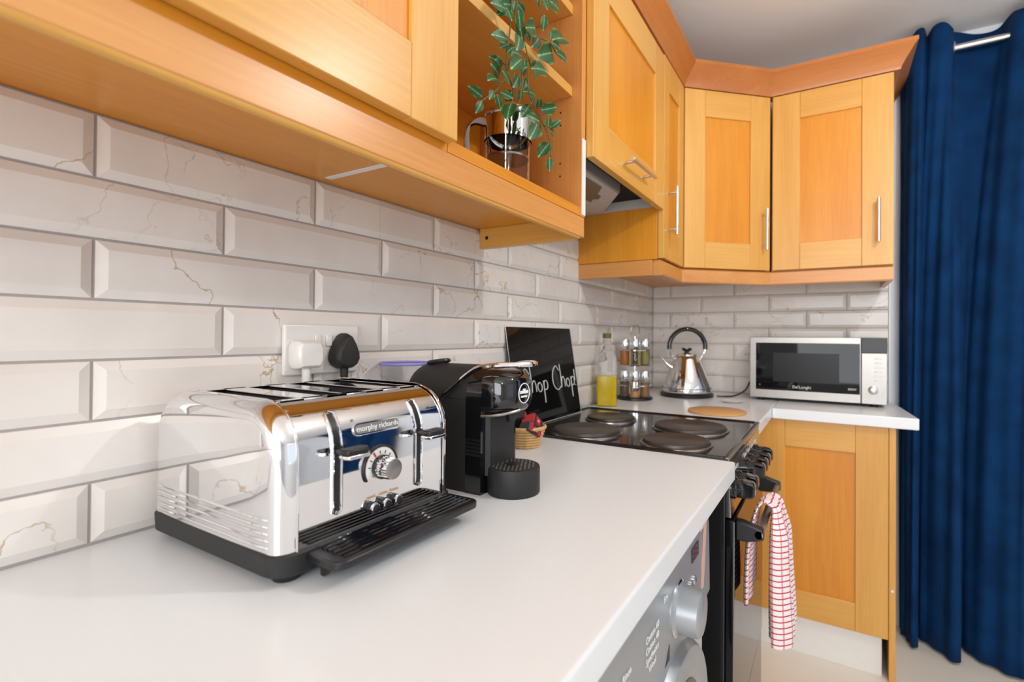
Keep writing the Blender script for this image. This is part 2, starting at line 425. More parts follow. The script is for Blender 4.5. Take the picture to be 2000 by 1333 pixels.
# open shelf unit
c = thing('open_shelf_unit', 'open beech shelf unit with coffee press and trailing plant', 'shelf unit', (0, 0, 1.438))
box('bottom_panel', (.002, .5605, 0), (.300, 1.0115, .02), M['panel_y'], c, bevel=.001)
box('side_panel', (.002, 1.012, -.0), (.301, 1.031, .66), M['trim_z'], c, bevel=.001)
box('edge_strip', (.3012, 1.0125, .004), (.3024, 1.0305, .18), M['whiteplastic'], c)
box('side_panel', (.002, .5605, .0202), (.297, .578, .66), M['panel_z'], c)
box('back_panel', (.002, .5785, .0202), (.008, 1.0118, .66), M['panel_y'], c)
box('top_panel', (.0085, .5785, .64), (.298, 1.0115, .66), M['frame_y'], c)
for zz in (.281, .472):
    sh = box('shelf', (.0085, .5785, zz), (.276, 1.0112, zz + .022), M['frame_y'], c, bevel=.001)
    for yy in (1.006,):
        MB().tube([(.20, 1.0115, zz - .004), (.20, yy - .006, zz - .004)], .003, 8).build('shelf_pin', M['nickel'], c)
for z in (.10, .13, .22, .25, .38):
    MB().lathe([(.0022, 0), (.0022, .0006)], (.245, 1.0114, z), 10, 'y').build('pin_hole', M['darkgap'], c)
# pelmet under the left run
c = thing('cabinet_pelmet', 'beech pelmet board along the underside of the left cabinets', 'pelmet', (0, 0, 1.391))
box('front_board', (.282, -.66, .0), (.300, 1.0305, .0468), M['trim_y'], c, bevel=.002)
box('return_board', (.010, 1.0125, -.004), (.2816, 1.0305, .0468), M['frame_x'], c, bevel=.001)
MB().tube([(.292, -.66, .0012), (.292, 1.012, .0012)], .0068, 10).build('edge_bead', M['frame_y'], c)
MB().lathe([(.005, 0), (.005, .0008)], (.032, 1.0122, .022), 12, 'y').build('screw_hole', M['darkgap'], c)
# cabinet over the extractor hood
c = thing('hood_cabinet', 'beech cabinet over the cooker hood with a horizontal handle', 'cabinet', (0, 0, 1.58))
box('carcass', (.002, 1.0325, .085), (.298, 1.5875, .508), M['panel_z'], c)
door(c, (XD, 1.034, 0), PI / 2, .5545, .508, handle=((.18, 0, .046), (.372, 0, .05), .03))
h = thing('extractor_hood', 'grey cooker hood with dark filter tucked under the cabinet', 'cooker hood', (0, 0, 1.592))
box('filter', (.004, 1.034, .030), (.290, 1.5875, .070), M['darkgap'], h)
hb = MB().prism([(.004, 1.034), (.24, 1.034), (.24, 1.39), (.115, 1.57), (.004, 1.574)], 'z', 0, .0295).build('housing', M['greylight'], h, bevel=.0015)
MB().box((.2402, 1.034, .003), (.246, 1.388, .048)).build('control_strip', M['grey'], h, bevel=.001)
for i in range(13): box('vent', (.246, 1.06 + i * .025, .036), (.2466, 1.07 + i * .025, .043), M['darkgap'], h)
MB().prism([(.130, 1.05), (.222, 1.05), (.226, 1.30), (.185, 1.36), (.185, 1.385), (.165, 1.41), (.152, 1.40), (.130, 1.43)], 'z', -.0012, 0).build('lamp_lens', M['lens'], h)
box('side_trim', (.004, 1.5745, 0), (.292, 1.5872, .0295), M['greylight'], h)

# corner group of wall cabinets
A = Vector((.32, 1.843)); B = Vector((.5925, 2.088)); AB = (B - A); LAB = AB.length; ANG = math.atan2(AB.y, AB.x)
XR = .984; YD = 2.088
Z0, Z1 = 1.42, 2.098
nrm = Vector((AB.y, -AB.x)).normalized()
Ai, Bi = A - nrm * .02, B - nrm * .02
c = thing('wall_cabinet', 'narrow beech wall cabinet right of the cooker hood, seen edge on', 'cabinet', (0, 0, Z0))
box('side_panel', (.002, 1.590, 0), (.2985, 1.606, Z1 - Z0), M['panel_z'], c, bevel=.001)
box('carcass', (.002, 1.6065, 0), (.298, 1.835, Z1 - Z0), M['frame_z'], c)
door(c, (XD, 1.591, .002), PI / 2, .2465, Z1 - Z0 - .004, stile=.06, handle=((.05, 0, .082), (.05, 0, .245), .03))
c = thing('wall_cabinet', 'beech corner wall cabinet with its door set at an angle', 'cabinet', (0, 0, Z0))
MB().prism([(.002, 1.8365), (.299, 1.8365), (Ai.x, Ai.y + .012), (Bi.x - .012, Bi.y), (.585, 2.11), (.585, D - .002), (.002, D - .002)], 'z', 0, Z1 - Z0).build('carcass', M['panel_z'], c, smooth=0)
door(c, (A.x + AB.x * .006, A.y + AB.y * .006, .002), ANG, LAB * .985, Z1 - Z0 - .004, stile=.085, handle=((LAB * .985 - .034, 0, .075), (LAB * .985 - .034, 0, .232), .03))
c = thing('wall_cabinet', 'beech wall cabinet above the microwave beside the curtain', 'cabinet', (0, 0, Z0))
box('carcass', (.5945, YD + .0205, 0), (XR, D - .011, Z1 - Z0), M['frame_z'], c)
door(c, (.5985, YD, .002), 0, XR - .5985, Z1 - Z0 - .004, stile=.094, handle=((.340, 0, .078), (.340, 0, .232), .03))
# pelmet and cornice that follow the three fronts
def follow(name, label, cat, prof, mats, z):
    """profile (outward, up) swept along: side panel - narrow door - angled door - end door, mitred, each run its own board"""
    path = [Vector((.302, 1.6 if cat == 'pelmet' else -.66)), Vector((.302, 1.851)), Vector((.5855, 2.106)), Vector((XR, 2.106))]
    ns = []
    for i in range(3):
        d = (path[i + 1] - path[i]).normalized(); ns.append(Vector((d.y, -d.x)))
    t = thing(name, label, cat, (0, 0, z))
    def mit(i):
        if i == 0: return ns[0]
        if i == 3: return ns[2] + (Vector((1, 0)) if cat == 'cornice' else Vector((0, 0)))
        m = (ns[i - 1] + ns[i]); return m / (m.dot(ns[i]))
    for i in range(3):
        rings = []
        for j in (i, i + 1):
            m = mit(j); rings.append([(path[j].x + m.x * o, path[j].y + m.y * o, zz) for (o, zz) in prof])
        MB().loft(rings).build('board', M[mats[i]], t, smooth=20)
    return t, path, prof
t, path, _ = follow('cabinet_pelmet', 'beech pelmet under the corner wall cabinets', 'pelmet', [(-.02, 0), (.010, 0), (.012, .004), (.012, .046), (.004, .0515), (-.02, .0515)], ['trim_y', 'trim_x', 'trim_x'], 1.367)
box('return_board', (.010, 1.5905, 0), (.281, 1.6085, .0515), M['trim_x'], t, bevel=.001)
box('return_board', (XR - .018, 2.127, 0), (XR, 2.40, .0515), M['trim_y'], t, bevel=.001)
MB().prism([(.011, 1.61), (.281, 1.61), (.281, 1.862), (.540, 2.098), (.540, D - .012), (.011, D - .012)], 'z', .044, .0515).build('base_board', M['panel_y'], t, smooth=0)
CP = [(-.03, 0), (.019, 0), (.022, .010), (.034, .030), (.056, .062), (.064, .070), (.064, .082), (-.03, .082)]
t, path, _ = follow('cabinet_cornice', 'beech cornice moulding running along the cabinet tops', 'cornice', CP, ['cornice_y', 'cornice_x', 'cornice_x'], 2.0995)
mb = MB().loft([[(XR + o, 2.106 - o, z) for (o, z) in CP], [(XR + o, D - .012, z) for (o, z) in CP]]); mb.build('board', M['cornice_y'], t, smooth=20)

# ------------------------------------------------------------------ base units
YB = 2.036
c = thing('base_cabinet', 'beech base cupboard with panelled door under the microwave worktop', 'cabinet', (0, 0, 0))
box('carcass', (.50, YB + .021, .146), (.9665, D - .002, .8605), M['frame_z'], c)
door(c, (.552, YB, .140), 0, .4145, .7185, stile=.096, rail=.098)
box('end_panel', (.967, YB - .004, .0), (.986, D - .002, .8605), M['frame_z'], c, bevel=.0012)
box('filler_panel', (.50, YB + .001, .140), (.551, YB + .02, .8585), M['frame_z'], c)
MB().lathe([(.0045, 0), (.0045, .0008)], (.977, YB - .0042, .31), 12, 'y').build('screw_cap', M['whiteplastic'], c)
box('plinth', (.02, YB + .022, .0), (.9495, YB + .037, .1455), M['whiteplastic'], c, bevel=.001)
c = thing('corner_base_unit', 'plain base unit hidden in the corner behind the cooker', 'cabinet', (0, 0, 0))
box('carcass', (.01, 1.645, .02), (.49, 2.03, .8605), M['frame_z'], c)
# ------------------------------------------------------------------ toaster
def toaster():
    T = thing('toaster', 'chrome four slice toaster standing at the front of the worktop', 'toaster', (.170, .432, .9))
    HX, ZT, R = .139, .190, .058; Z0t = .034; YI, YO = .112, .1335
    def arch(d=0, n=9):
        hx, zt, r = HX - d, ZT - d, max(R - d, .01); p = [(hx, Z0t), (hx, .07), (hx, .10)]
        for k in range(n + 1):
            a = PI / 2 * k / n; p.append((hx - r + r * math.cos(a), zt - r + r * math.sin(a)))
        return p + [(-x, z) for (x, z) in reversed(p)]
    prof = arch(.0015); half = len(prof) // 2
    front = prof[:half] + [(.092, ZT - .0015)]; back = [(-.092, ZT - .0015)] + prof[half:]
    for nm, pr in (('front_panel', front), ('back_panel', back)):
        mb = MB(); n = len(pr)
        mb.add([(x, -YI, z) for x, z in pr] + [(x, YI, z) for x, z in pr], [(i, i + 1, n + i + 1, n + i) for i in range(n - 1)])
        mb.build(nm, M['chrome'], T, smooth=50, recalc=False if nm == 'x' else True)
    zt = ZT - .0015
    SY = (-.0885, -.0295, .0295, .0885); SW = .0145
    mb = MB(); edges = [-YI] + [v for s in SY for v in (s - SW, s + SW)] + [YI]
    for i in range(0, len(edges), 2): mb.box((-.092, edges[i], zt - .003), (.092, edges[i + 1], zt))
    mb.build('top_plate', M['chrome'], T, bevel=.0008)
    for s in SY:
        mb = MB(); a, b, c0, c1, z0 = -.0918, .0918, s - SW, s + SW, .07
        mb.add([(a, c0, z0), (b, c0, z0), (b, c1, z0), (a, c1, z0), (a, c0, zt - .003), (b, c0, zt - .003), (b, c1, zt - .003), (a, c1, zt - .003)],
               [(0, 1, 2, 3), (0, 1, 5, 4), (1, 2, 6, 5), (2, 3, 7, 6), (3, 0, 4, 7)])
        o = mb.build('slot', M['blackmatte'], T, smooth=0)
        g = MB()
        for q in (-.5, .5):
            for k in range(7): g.tube([(-.075 + k * .025, s + q * SW * 1.2, .075), (-.075 + k * .025, s + q * SW * 1.2, zt - .010)], .0011, 6)
            g.tube([(-.08, s + q * SW * 1.2, zt - .012), (.08, s + q * SW * 1.2, zt - .012)], .0012, 6)
        g.build('bread_guide', M['steel'], o)
    for sg in (-1, 1):
        rings = []; r = YO - YI
        for k in range(8):
            a = PI / 2 * k / 7; y = sg * (YI + r * math.sin(a)); d = r * (1 - math.cos(a)) * .9
            rings.append([(x, y, z) for x, z in arch(d)])
        # very slightly domed end face
        for (fr, dy) in ((.75, .0005), (.4, .0009)):
            y = sg * (YO + dy); base = arch(r * .9)
            rings.append([(x * fr, y, .09 + (z - .09) * fr if z > Z0t + .001 else Z0t) for x, z in base])
        e = MB().loft(rings, cap0=False).build('end_cap', M['chrome'], T, smooth=60)
        MB().tube([(x, sg * (YI + .0004), z) for x, z in arch(-.0006)], .0012, 6).build('seam', M['chrome'], e)
        for k in range(5):
            z = .0405 + k * .0072
            MB().tube([(-.118, sg * (YO + .0006), z), (.098, sg * (YO + .0006), z), (.120, sg * (YO - .0012), z), (.131, sg * (YO - .0065), z)], .0017, 8).build('rib', M['chrome'], e)
    # base and feet
    mb = MB(); mb.loft([[(x, y, z) for x, y in rrect(.1425 - i, .1365 - i, .024, 5)] for (z, i) in ((.008, .006), (.012, .001), (.032, 0), (.0345, .002))]); mb.build('base', M['blackmatte'], T)
    for fx in (-.115, .115):
        for fy in (-.108, .108): MB().lathe([(.014, 0), (.016, .003), (.016, .0085)], (fx, fy, 0), 16).build('foot', M['black'], T)
    # lever grooves that follow the curved front
    def fpt(z, d=0):
        hx, zt_, r = HX - .0015 + d, ZT - .0015 + d, R - .0015 + d; zc = ZT - .0015 - (R - .0015)
        if z <= zc: return (hx, z)
        t = (z - zc) / r; t = min(t, .98); return (hx - r + r * math.sqrt(1 - t * t), z)
    for gy in (-.064, .064):
        zs = [.062 + i * (.172 - .062) / 16 for i in range(17)]
        vs = []; fs = []
        for z in zs:
            x, zz = fpt(z, .0006); vs += [(x, gy - .0042, zz), (x, gy + .0042, zz)]
        fs = [(2 * i, 2 * i + 1, 2 * i + 3, 2 * i + 2) for i in range(16)]
        o = MB().add(vs, fs).build('lever_groove', M['black'], T)
        loop = [(fpt(z, .001)[0], gy - .0058, z) for z in zs] + [(fpt(.1745, .001)[0], gy, .1745)] + [(fpt(z, .001)[0], gy + .0058, z) for z in reversed(zs)] + [(fpt(.0595, .001)[0], gy, .0595)]
        MB().tube(loop, .0017, 8, closed=True).build('groove_rim', M['chrome'], o)
        lv = MB().tube([(fpt(.131)[0], gy, .131), (fpt(.131)[0] + .018, gy, .131)], .0042, 10).build('lever', M['black'], T)
        hexa = [(.149, -.006), (.156, -.009), (.166, -.006), (.168, .020), (.158, .026), (.149, .022)]
        MB().prism([(x, y + gy) for x, y in hexa], 'z', .1295, .1355).build('lever_top', M['black'], lv, bevel=.0015)
        MB().prism([(x + (.002 if x > .155 else 0), y * 1.04 + gy) for x, y in hexa], 'z', .1245, .1293).build('lever_trim', M['chrome'], lv, bevel=.0012)
    # browning dial
    X = HX - .0012; yc, zc = -.001, .099
    sec = [(0.0, 0.0)] + [(.0250 * math.cos(math.radians(a)), .0250 * math.sin(math.radians(a))) for a in range(-22, 213, 9)]
    dp = MB().prism([(yc + a, zc + b) for a, b in sec], 'x', X, X + .0016).build('dial_plate', M['whiteplastic'], T)
    MB().tube([(X + .0012, yc + a * 1.03, zc + b * 1.03) for a, b in sec[1:]], .0017, 8).build('dial_rim', M['black'], dp)
    for i, a in enumerate(range(-8, 200, 26)):
        ca, sa = math.cos(math.radians(a)), math.sin(math.radians(a)); rr = .0195
        red = i == 5
        MB().tube([(X + .0018, yc + (rr - .003) * ca, zc + (rr - .003) * sa), (X + .0018, yc + (rr + (.001 if not red else .003)) * ca, zc + (rr + (.001 if not red else .003)) * sa)], .0006 if not red else .0013, 6).build('dial_mark', M['red'] if red else M['black'], dp)
    kn = MB().lathe([(.0150, X), (.0150, X + .006), (.0135, X + .0065)], (0, yc, zc), 28, 'x').build('dial', M['gloss'], T)
    mb = MB(); rings = []
    for (h, r0) in ((X + .006, .0132), (X + .024, .0125)):
        rings.append([(h, yc + (r0 + (.0006 if k % 2 else -.0003)) * math.cos(2 * PI * k / 48), zc + (r0 + (.0006 if k % 2 else -.0003)) * math.sin(2 * PI * k / 48)) for k in range(48)])
    mb.loft(rings).build('grip', M['chrome'], kn, smooth=20)
    MB().lathe([(.0122, X + .0238), (.0122, X + .0250), (.011, X + .0256)], (0, yc, zc), 28, 'x').build('dial_cap', M['steel'], kn)
    for i, y in enumerate((-.0155, .003, .0215)):
        b = MB().lathe([(.0066, X), (.0066, X + .006), (.0056, X + .0065)], (0, y, .0525), 20, 'x').build('button', M['black'], T)
        MB().lathe([(.0056, X + .0062), (.0066, X + .0075), (.0064, X + .0100), (.0054, X + .0105)], (0, y, .0525), 20, 'x').build('button_ring', M['chrome'], b)
        MB().lathe([(.0050, X + .0100), (.0050, X + .0110), (.003, X + .0114)], (0, y, .0525), 20, 'x').build('button_face', M['black'], b)
        text(('cancel', 'reheat', 'frozen')[i], M['orange_print'], T, (X + .0008, y + .001,   .0645), ROT_PX, .0052)
    # badge on the curve
    x, z = fpt(.1495); th = math.asin(min(.98, (z - (ZT - R)) / (R - .0015)))
    bd = MB().prism(rrect(.0365, .0078, .0077, 6), 'x', 0, .0022).build('badge', M['chrome'], T, bevel=.0006)
    bd.location = (x - .0004, -.004, z); bd.rotation_euler = (0, -th, 0)
    MB().prism(rrect(.0340, .0056, .0055, 6), 'x', .0022, .0025).build('badge_field', M['steel'], bd)
    text('morphy richards', M['print_white'], bd, (.0028, 0, 0), ROT_PX, .0098)
    # crumb tray ledge
    mb = MB(); mb.loft([[(x, y, z) for x, y in rrect(.0325, .1165, .014, 4, .163, .013)] for z in (.021, .0305)])
    tr = mb.build('crumb_tray', M['black'], T, bevel=.002)
    for k in range(6): MB().tube([(.142 + k * .0085, -.090, .0312), (.142 + k * .0085, .118, .0312)], .0021, 8).build('tray_rib', M['gloss'], tr)
    MB().prism([(.150, .021), (.172, .021), (.156, .004), (.150, .004)], 'y', -.092, -.086).build('tray_bracket', M['black'], tr)
    for sg in (-1, 1): text('^', M['black'], T, (fpt(.160)[0] + .0012, sg * .064 + .026, .160), (Matrix.Rotation(-.5, 3, 'Y') @ Matrix.Rotation(PI / 2, 3, 'Z') @ Matrix.Rotation(PI / 2, 3, 'X')).to_euler(), .008, name='arrow_mark')
    return T
toaster()

# ------------------------------------------------------------------ coffee machine
def coffee():
    T = thing('coffee_machine', 'black capsule coffee machine with chrome lever beside the toaster', 'coffee machine', (.220, .700, .9))
    def ring(x, s, w=.0515, zt=.212, z0=.0, zs=.150, n=14):
        out = [(x, -w * s, z0), (x, -w * s, zs * .5)]
        for k in range(n + 1):
            a = PI - PI * k / n
            out.append((x, w * s * math.cos(a), zs * (.7 + .3 * s) + ((zt - zs) * math.sin(a) ** .85) * s))
        return out + [(x, w * s, zs * .5), (x, w * s, z0)]
    MB().loft([ring(-.108, .62), ring(-.104, .80), ring(-.096, .92), ring(-.084, .98), ring(-.066, 1), ring(.046, 1)]).build('body', M['blackmatte'], T, smooth=50)
    MB().box((-.08, -.0522, .1555), (.046, -.0512, .1565)).build('body_seam', M['darkgap'], T)
    MB().loft([[(x, y, z) for (x, y, z) in ring(xx, s, .0525, .2135)] for xx, s in ((.0465, 1), (.055, 1.0), (.078, .985))]).build('front_column', M['gloss'], T, smooth=50)
    def head(x, w, z0, z1):
        return [(x, y, z) for y, z in rrect(w, (z1 - z0) / 2, min(w, .03) * .8, 5, 0, (z0 + z1) / 2)]
    hd = MB().loft([head(.0785, .0510, .128, .2075), head(.094, .0505, .130, .2075), head(.110, .0465, .133, .204), head(.122, .037, .137, .198), head(.128, .026, .143, .191)]).build('head', M['gloss'], T, smooth=60)
    MB().tube([(.079, -.0520, .131), (.098, -.0505, .1325), (.113, -.044, .135), (.124, -.030, .138), (.128, -.012, .140)], .0026, 8).build('head_trim', M['steel'], hd)
    MB().lathe([(.007, .117), (.010, .130)], (.104, -.002, 0), 16).build('spout', M['black'], hd)
    MB().prism([(.0785, -.040), (.086, -.036), (.086, .036), (.0785, .040)], 'z', .03, .130).build('back_plate', M['blackmatte'], T)
    dt = MB().lathe([(.0435, 0), (.0445, .002), (.0445, .041), (.0435, .0445), (.041, .0455), (.0, .0455)], (.112, -.004, 0), 40).build('drip_tray', M['blackmatte'], T)
    mb = MB()
    for i in range(-5, 6):
        for j in range(-5, 6):
            x, y = i * .0076 + (.0038 if j % 2 else 0), j * .0068
            if x * x + y * y < .038 ** 2: mb.lathe([(.0018, .0455), (.0018, .0461)], (.112 + x, -.004 + y, 0), 8)
    mb.build('drip_grid', M['steel'], dt)
    MB().lathe([(.011, .0455), (.012, .0465)], (.108, -.002, 0), 18).build('cup_mark', M['black'], dt)
    for sg in (-1, 1):
        pass
    def lev(sg): return [(-.012, sg * .0545, .152), (.022, sg * .0555, .176), (.052, sg * .0560, .198), (.075, sg * .0545, .2105), (.105, sg * .047, .2155), (.132, sg * .030, .2165), (.143, sg * .012, .2165)]
    path = catmull(lev(-1) + [(.145, 0, .2165)] + list(reversed(lev(1))), 5)
    MB().tube(path, .0042, 8).build('lever', M['chrome'], T)
    tl = MB().tube([(-.062 + .020 * math.cos(a), .016 * math.sin(a), .2135 + .003 * math.cos(a)) for a in [2 * PI * k / 24 for k in range(24)]], .0042, 8, closed=True).build('tank_lid', M['black'], T)
    lg = MB().tube([(.1292, .0 + .0165 * math.cos(a), .167 + .0165 * math.sin(a)) for a in [2 * PI * k / 28 for k in range(28)]], .0009, 6, closed=True).build('logo', M['print_white'], T)
    box('logo_bar', (.1287, -.0125, .1665), (.1296, .0125, .1715), M['print_white'], lg)
    box('logo_bar', (.1287, -.0095, .1600), (.1296, .0095, .1630), M['print_white'], lg)
    box('logo_bar', (.1287, -.0035, .1715), (.1296, .0035, .1745), M['print_white'], lg)
    return T
coffee()

# ------------------------------------------------------------------ cooker
C = thing('cooker', 'black electric cooker with four solid hotplates and front knobs', 'cooker', (0, 0, 0))
box('body', (.05, 1.1135, .02), (.5995, 1.6355, .884), M['enamel'], C, bevel=.002)
hob = box('hob', (.028, 1.1105, .8845), (.606, 1.6385, .9015), M['enamel'], C, bevel=.003)
def rloop(x0, x1, y0, y1, z, r=.012):
    return [(x, y, z) for x, y in rrect((x1 - x0) / 2, (y1 - y0) / 2, r, 4, (x0 + x1) / 2, (y0 + y1) / 2)]
MB().tube(rloop(.034, .600, 1.1165, 1.6325, .9015), .0042, 8, closed=True).build('hob_rim', M['enamel'], hob)
MB().tube([(.6035, 1.114, .900), (.6035, 1.635, .900)], .0046, 8).build('hob_front_trim', M['steel'], hob)
box('hob_mark', (.535, 1.215, .9017), (.5362, 1.265, .9021), M['print_white'], hob)
for (x, y, r) in ((.222, 1.216, .090), (.200, 1.440, .074), (.468, 1.206, .080), (.450, 1.418, .098)):
    p = MB().lathe([(r * .97, .9015), (r * 1.0, .9035), (r, .911), (r * .985, .9135), (r * .90, .9145), (r * .88, .9138), (r * .36, .9138), (r * .34, .9128), (0, .9128)], (x, y, 0), 56).build('hotplate', M['plate'], C, smooth=35)
    MB().lathe([(r * 1.09, .9016), (r * 1.08, .9048), (r * 1.03, .9062), (r * 1.005, .9045)], (x, y, 0), 56, cap=False).build('hotplate_rim', M['platerim'], p)
M['fascia'] = plain('cooker_fascia', (.42, .40, .38, 1), .13, 1, noise=.03)
fa = MB().prism([(.5998, .776), (.612, .776), (.606, .884), (.5998, .884)], 'y', 1.1145, 1.6345).build('control_panel', M['fascia'], C, bevel=.001)
for i, y in enumerate((1.150, 1.205, 1.335, 1.395, 1.455, 1.52)):
    k = MB().lathe([(.024, .608), (.024, .617), (.0205, .620), (.0205, .630), (.0185, .632)], (0, y, .833), 24, 'x').build('knob', M['gloss'], C)
    MB().prism([(.628, -.020), (.652, -.0165), (.656, -.010), (.656, .010), (.652, .0165), (.628, .020)], 'y', y - .0135, y + .0135).build('knob_grip', M['gloss'], k, bevel=.004, bseg=3).location = (0, 0, .833)
    for q in (-.016, .0, .016): box('knob_mark', (.6085, y + q - .0016, .8625), (.6094, y + q + .0016, .8705), M['print_white'], fa)
dr = box('oven_door', (.5998, 1.1165, .285), (.617, 1.6325, .770), M['glassblack'], C, bevel=.003)
MB().tube([(.6172, 1.1185, .288), (.6172, 1.1185, .767)], .0014, 6).build('door_edge_trim', M['steel'], dr)
box('lower_door', (.5998, 1.1165, .045), (.615, 1.6325, .277), M['glassblack'], C, bevel=.003)
hd = MB().tube([(.664, 1.138, .742), (.664, 1.56, .742)], .0085, 14).build('door_handle', M['steel'], C)
for y in (1.138, 1.535):
    MB().prism([(.6175, .722), (.6175, .764), (.630, .764), (.672, .752), (.674, .732), (.660, .727), (.640, .722)], 'y', y, y + .026).build('handle_bracket', M['black'], hd, bevel=.003)

# ------------------------------------------------------------------ washing machine
W = thing('washing_machine', 'silver washing machine under the long worktop', 'washing machine', (0, 0, 0))
box('body', (.03, .405, .012), (.578, 1.003, .850), M['silverlight'], W, bevel=.006)
MB().prism([(.5785, .664), (.592, .668), (.590, .80), (.586, .838), (.5785, .846)], 'y', .406, 1.002).build('control_panel', M['silver'], W, bevel=.003)
kn = MB().lathe([(.040, .591), (.040, .594), (.036, .597), (.034, .626), (.030, .629), (.0, .629)], (0, .772, .742), 36, 'x').build('programme_knob', M['silver'], W)
MB().lathe([(.0415, .5905), (.0425, .5935), (.040, .5945)], (0, .772, .742), 36, 'x').build('knob_ring', M['chrome'], kn)
box('display', (.5895, .858, .776), (.5918, .905, .800), plain('display_navy', (.006, .012, .03, 1), .1, coat=.5), W)
for (y, z) in ((.845, .745), (.868, .745), (.845, .722)): MB().lathe([(.008, .590), (.008, .594), (.006, .5952)], (0, y, z), 16, 'x').build('button', M['chrome'], W)
for i, (y, z, t) in enumerate(((.640, .772, 'Cotton 60'), (.640, .758, 'Cotton 40'), (.640, .744, 'Synthetics'), (.640, .730, 'Wool'), (.545, .772, 'Rinse'), (.545, .758, 'Spin'), (.545, .744, 'Drain'), (.545, .730, 'Quick 15'), (.700, .790, 'Eco'), (.925, .815, 'Time'))):
    text(t, M['print_white'], W, (.5925, y, z), ROT_PX, .013)
MB().prism([(.925, .700), (.945, .700), (.972, .830), (.952, .830)], 'x', .5908, .5923).build('sticker', M['peach'], W)
box('drawer_gap', (.5905, .41, .696), (.5915, .70, .6975), M['darkgap'], W)
MB().prism([(.700, .690), (.722, .690), (.722, .712)], 'x', .5912, .5922).build('arrow_mark', M['capdark'], W)
pd = MB().lathe([(.186, .579), (.186, .590), (.176, .604), (.150, .608), (.128, .600)], (0, .755, .498), 56, 'x', cap=False).build('porthole', M['silver'], W)
MB().lathe([(.129, .601), (.115, .590), (.07, .575), (.0, .568)], (0, .755, .498), 48, 'x').build('porthole_glass', M['glassblack'], pd)
MB().lathe([(.190, .5785), (.190, .583), (.186, .583)], (0, .755, .498), 56, 'x', cap=False).build('porthole_gap', M['darkgap'], pd)

# ------------------------------------------------------------------ microwave
MW = thing('microwave', 'stainless steel microwave with black glass door under the end cabinet', 'microwave', (.739, 2.236, .9))
box('casing', (-.238, .018, .012), (.238, .205, .2635), M['steel'], MW, bevel=.003)
for x in (-.2, .2):
    for y in (.03, .18): MB().lathe([(.012, 0), (.014, .0125)], (x, y, 0), 14).build('foot', M['black'], MW)
d = box('door', (-.2395, 0, .012), (.1565, .0175, .2645), M['steel'], MW, bevel=.002)
box('window', (-.2155, -.0012, .046), (.153, -.0001, .2405), M['glassblack'], d)
box('window_mesh', (-.150, -.0018, .082), (.085, -.0013, .200), plain('window_mesh', (.012, .012, .013, 1), .25, spec=.2, noise=.3, nscale=900), d)
cp = box('control_panel', (.1575, -.0015, .012), (.2395, .0175, .206), M['steel'], MW, bevel=.002)
box('display', (.1575, -.0005, .207), (.2395, .0175, .2645), M['black'], MW, bevel=.001)
for i in range(6): box('button', (.200, -.0045, .100 + i * .0165), (.224, -.0014, .1055 + i * .0165), M['whiteplastic'], MW, bevel=.001)
MB().lathe([(.0165, 0), (.0165, -.004), (.0145, -.005), (.0135, -.020), (.012, -.021), (0, -.021)], (.195, -.0014, .066), 28, 'y').build('knob', M['nickel'], MW)
MB().lathe([(.004, 0), (.004, -.002)], (.172, -.0014, .030), 12, 'y').build('indicator', M['print_white'], MW)
text("De'Longhi", M['print_white'], d, (-.045, -.0022, .062), ROT_NY, .0165)
text('800W', M['print_white'], d, (.128, -.0022, .064), ROT_NY, .011)
text('E', M['print_white'], d, (-.200, -.0022, .066), ROT_NY, .007)

# ------------------------------------------------------------------ kettle
K = thing('kettle', 'chrome pyramid kettle with arched black handle in the corner', 'kettle', (.243, 2.205, .9), .5); K.scale = (1.07, 1.07, 1.07)
MB().lathe([(.092, 0), (.106, .003), (.107, .012), (.100, .018)], seg=48).build('power_base', M['black'], K)
bd = MB().lathe([(.097, .0185), (.099, .028), (.097, .034), (.0965, .040), (.082, .078), (.066, .118), (.052, .152), (.0475, .162), (.044, .166)], seg=56).build('body', M['chrome'], K, smooth=60)
MB().lathe([(.0985, .0345), (.0995, .0365), (.0985, .0385)], seg=56, cap=False).build('body_band', M['steel'], bd)
MB().lathe([(.0435, .1655), (.042, .172), (.030, .177), (.012, .179)], seg=40).build('lid', M['chrome'], K)
kb = MB().lathe([(.008, .178), (.009, .186), (.0, .188)], seg=14)
for k in range(4):
    a = PI / 4 + k * PI / 2; kb.tube([(0, 0, .186), (.012 * math.cos(a), .012 * math.sin(a), .190), (.021 * math.cos(a), .021 * math.sin(a), .196)], [.006, .006, .004], 8)
kb.build('lid_knob', M['black'], K)
sp = MB(); rg = []
for (x, z, w, h) in ((-.060, .112, .020, .026), (-.078, .126, .016, .020), (-.095, .146, .011, .012), (-.103, .156, .008, .008)):
    rg.append([(x - .5 * h * math.sin(a) * .6, w * math.cos(a), z + h * math.sin(a) * .8) for a in [2 * PI * k / 16 for k in range(16)]])
sp.loft(rg).build('spout', M['chrome'], K)
ar = [(.002 + .074 * math.cos(a), 0, .203 + .074 * math.sin(a)) for a in [PI * (1.0 + .04 - 1.08 * k / 24) for k in range(25)]]
hn = MB().tube(ar, [.0095] * 25, 12).build('handle', M['gloss'], K)
for (xa, xb) in ((-.072, -.050), (.076, .054)):
    MB().tube([(xa, 0, .205), (xa * .98, 0, .185), (xb, 0, .150)], .0026, 8).build('handle_stay', M['chrome'], hn)
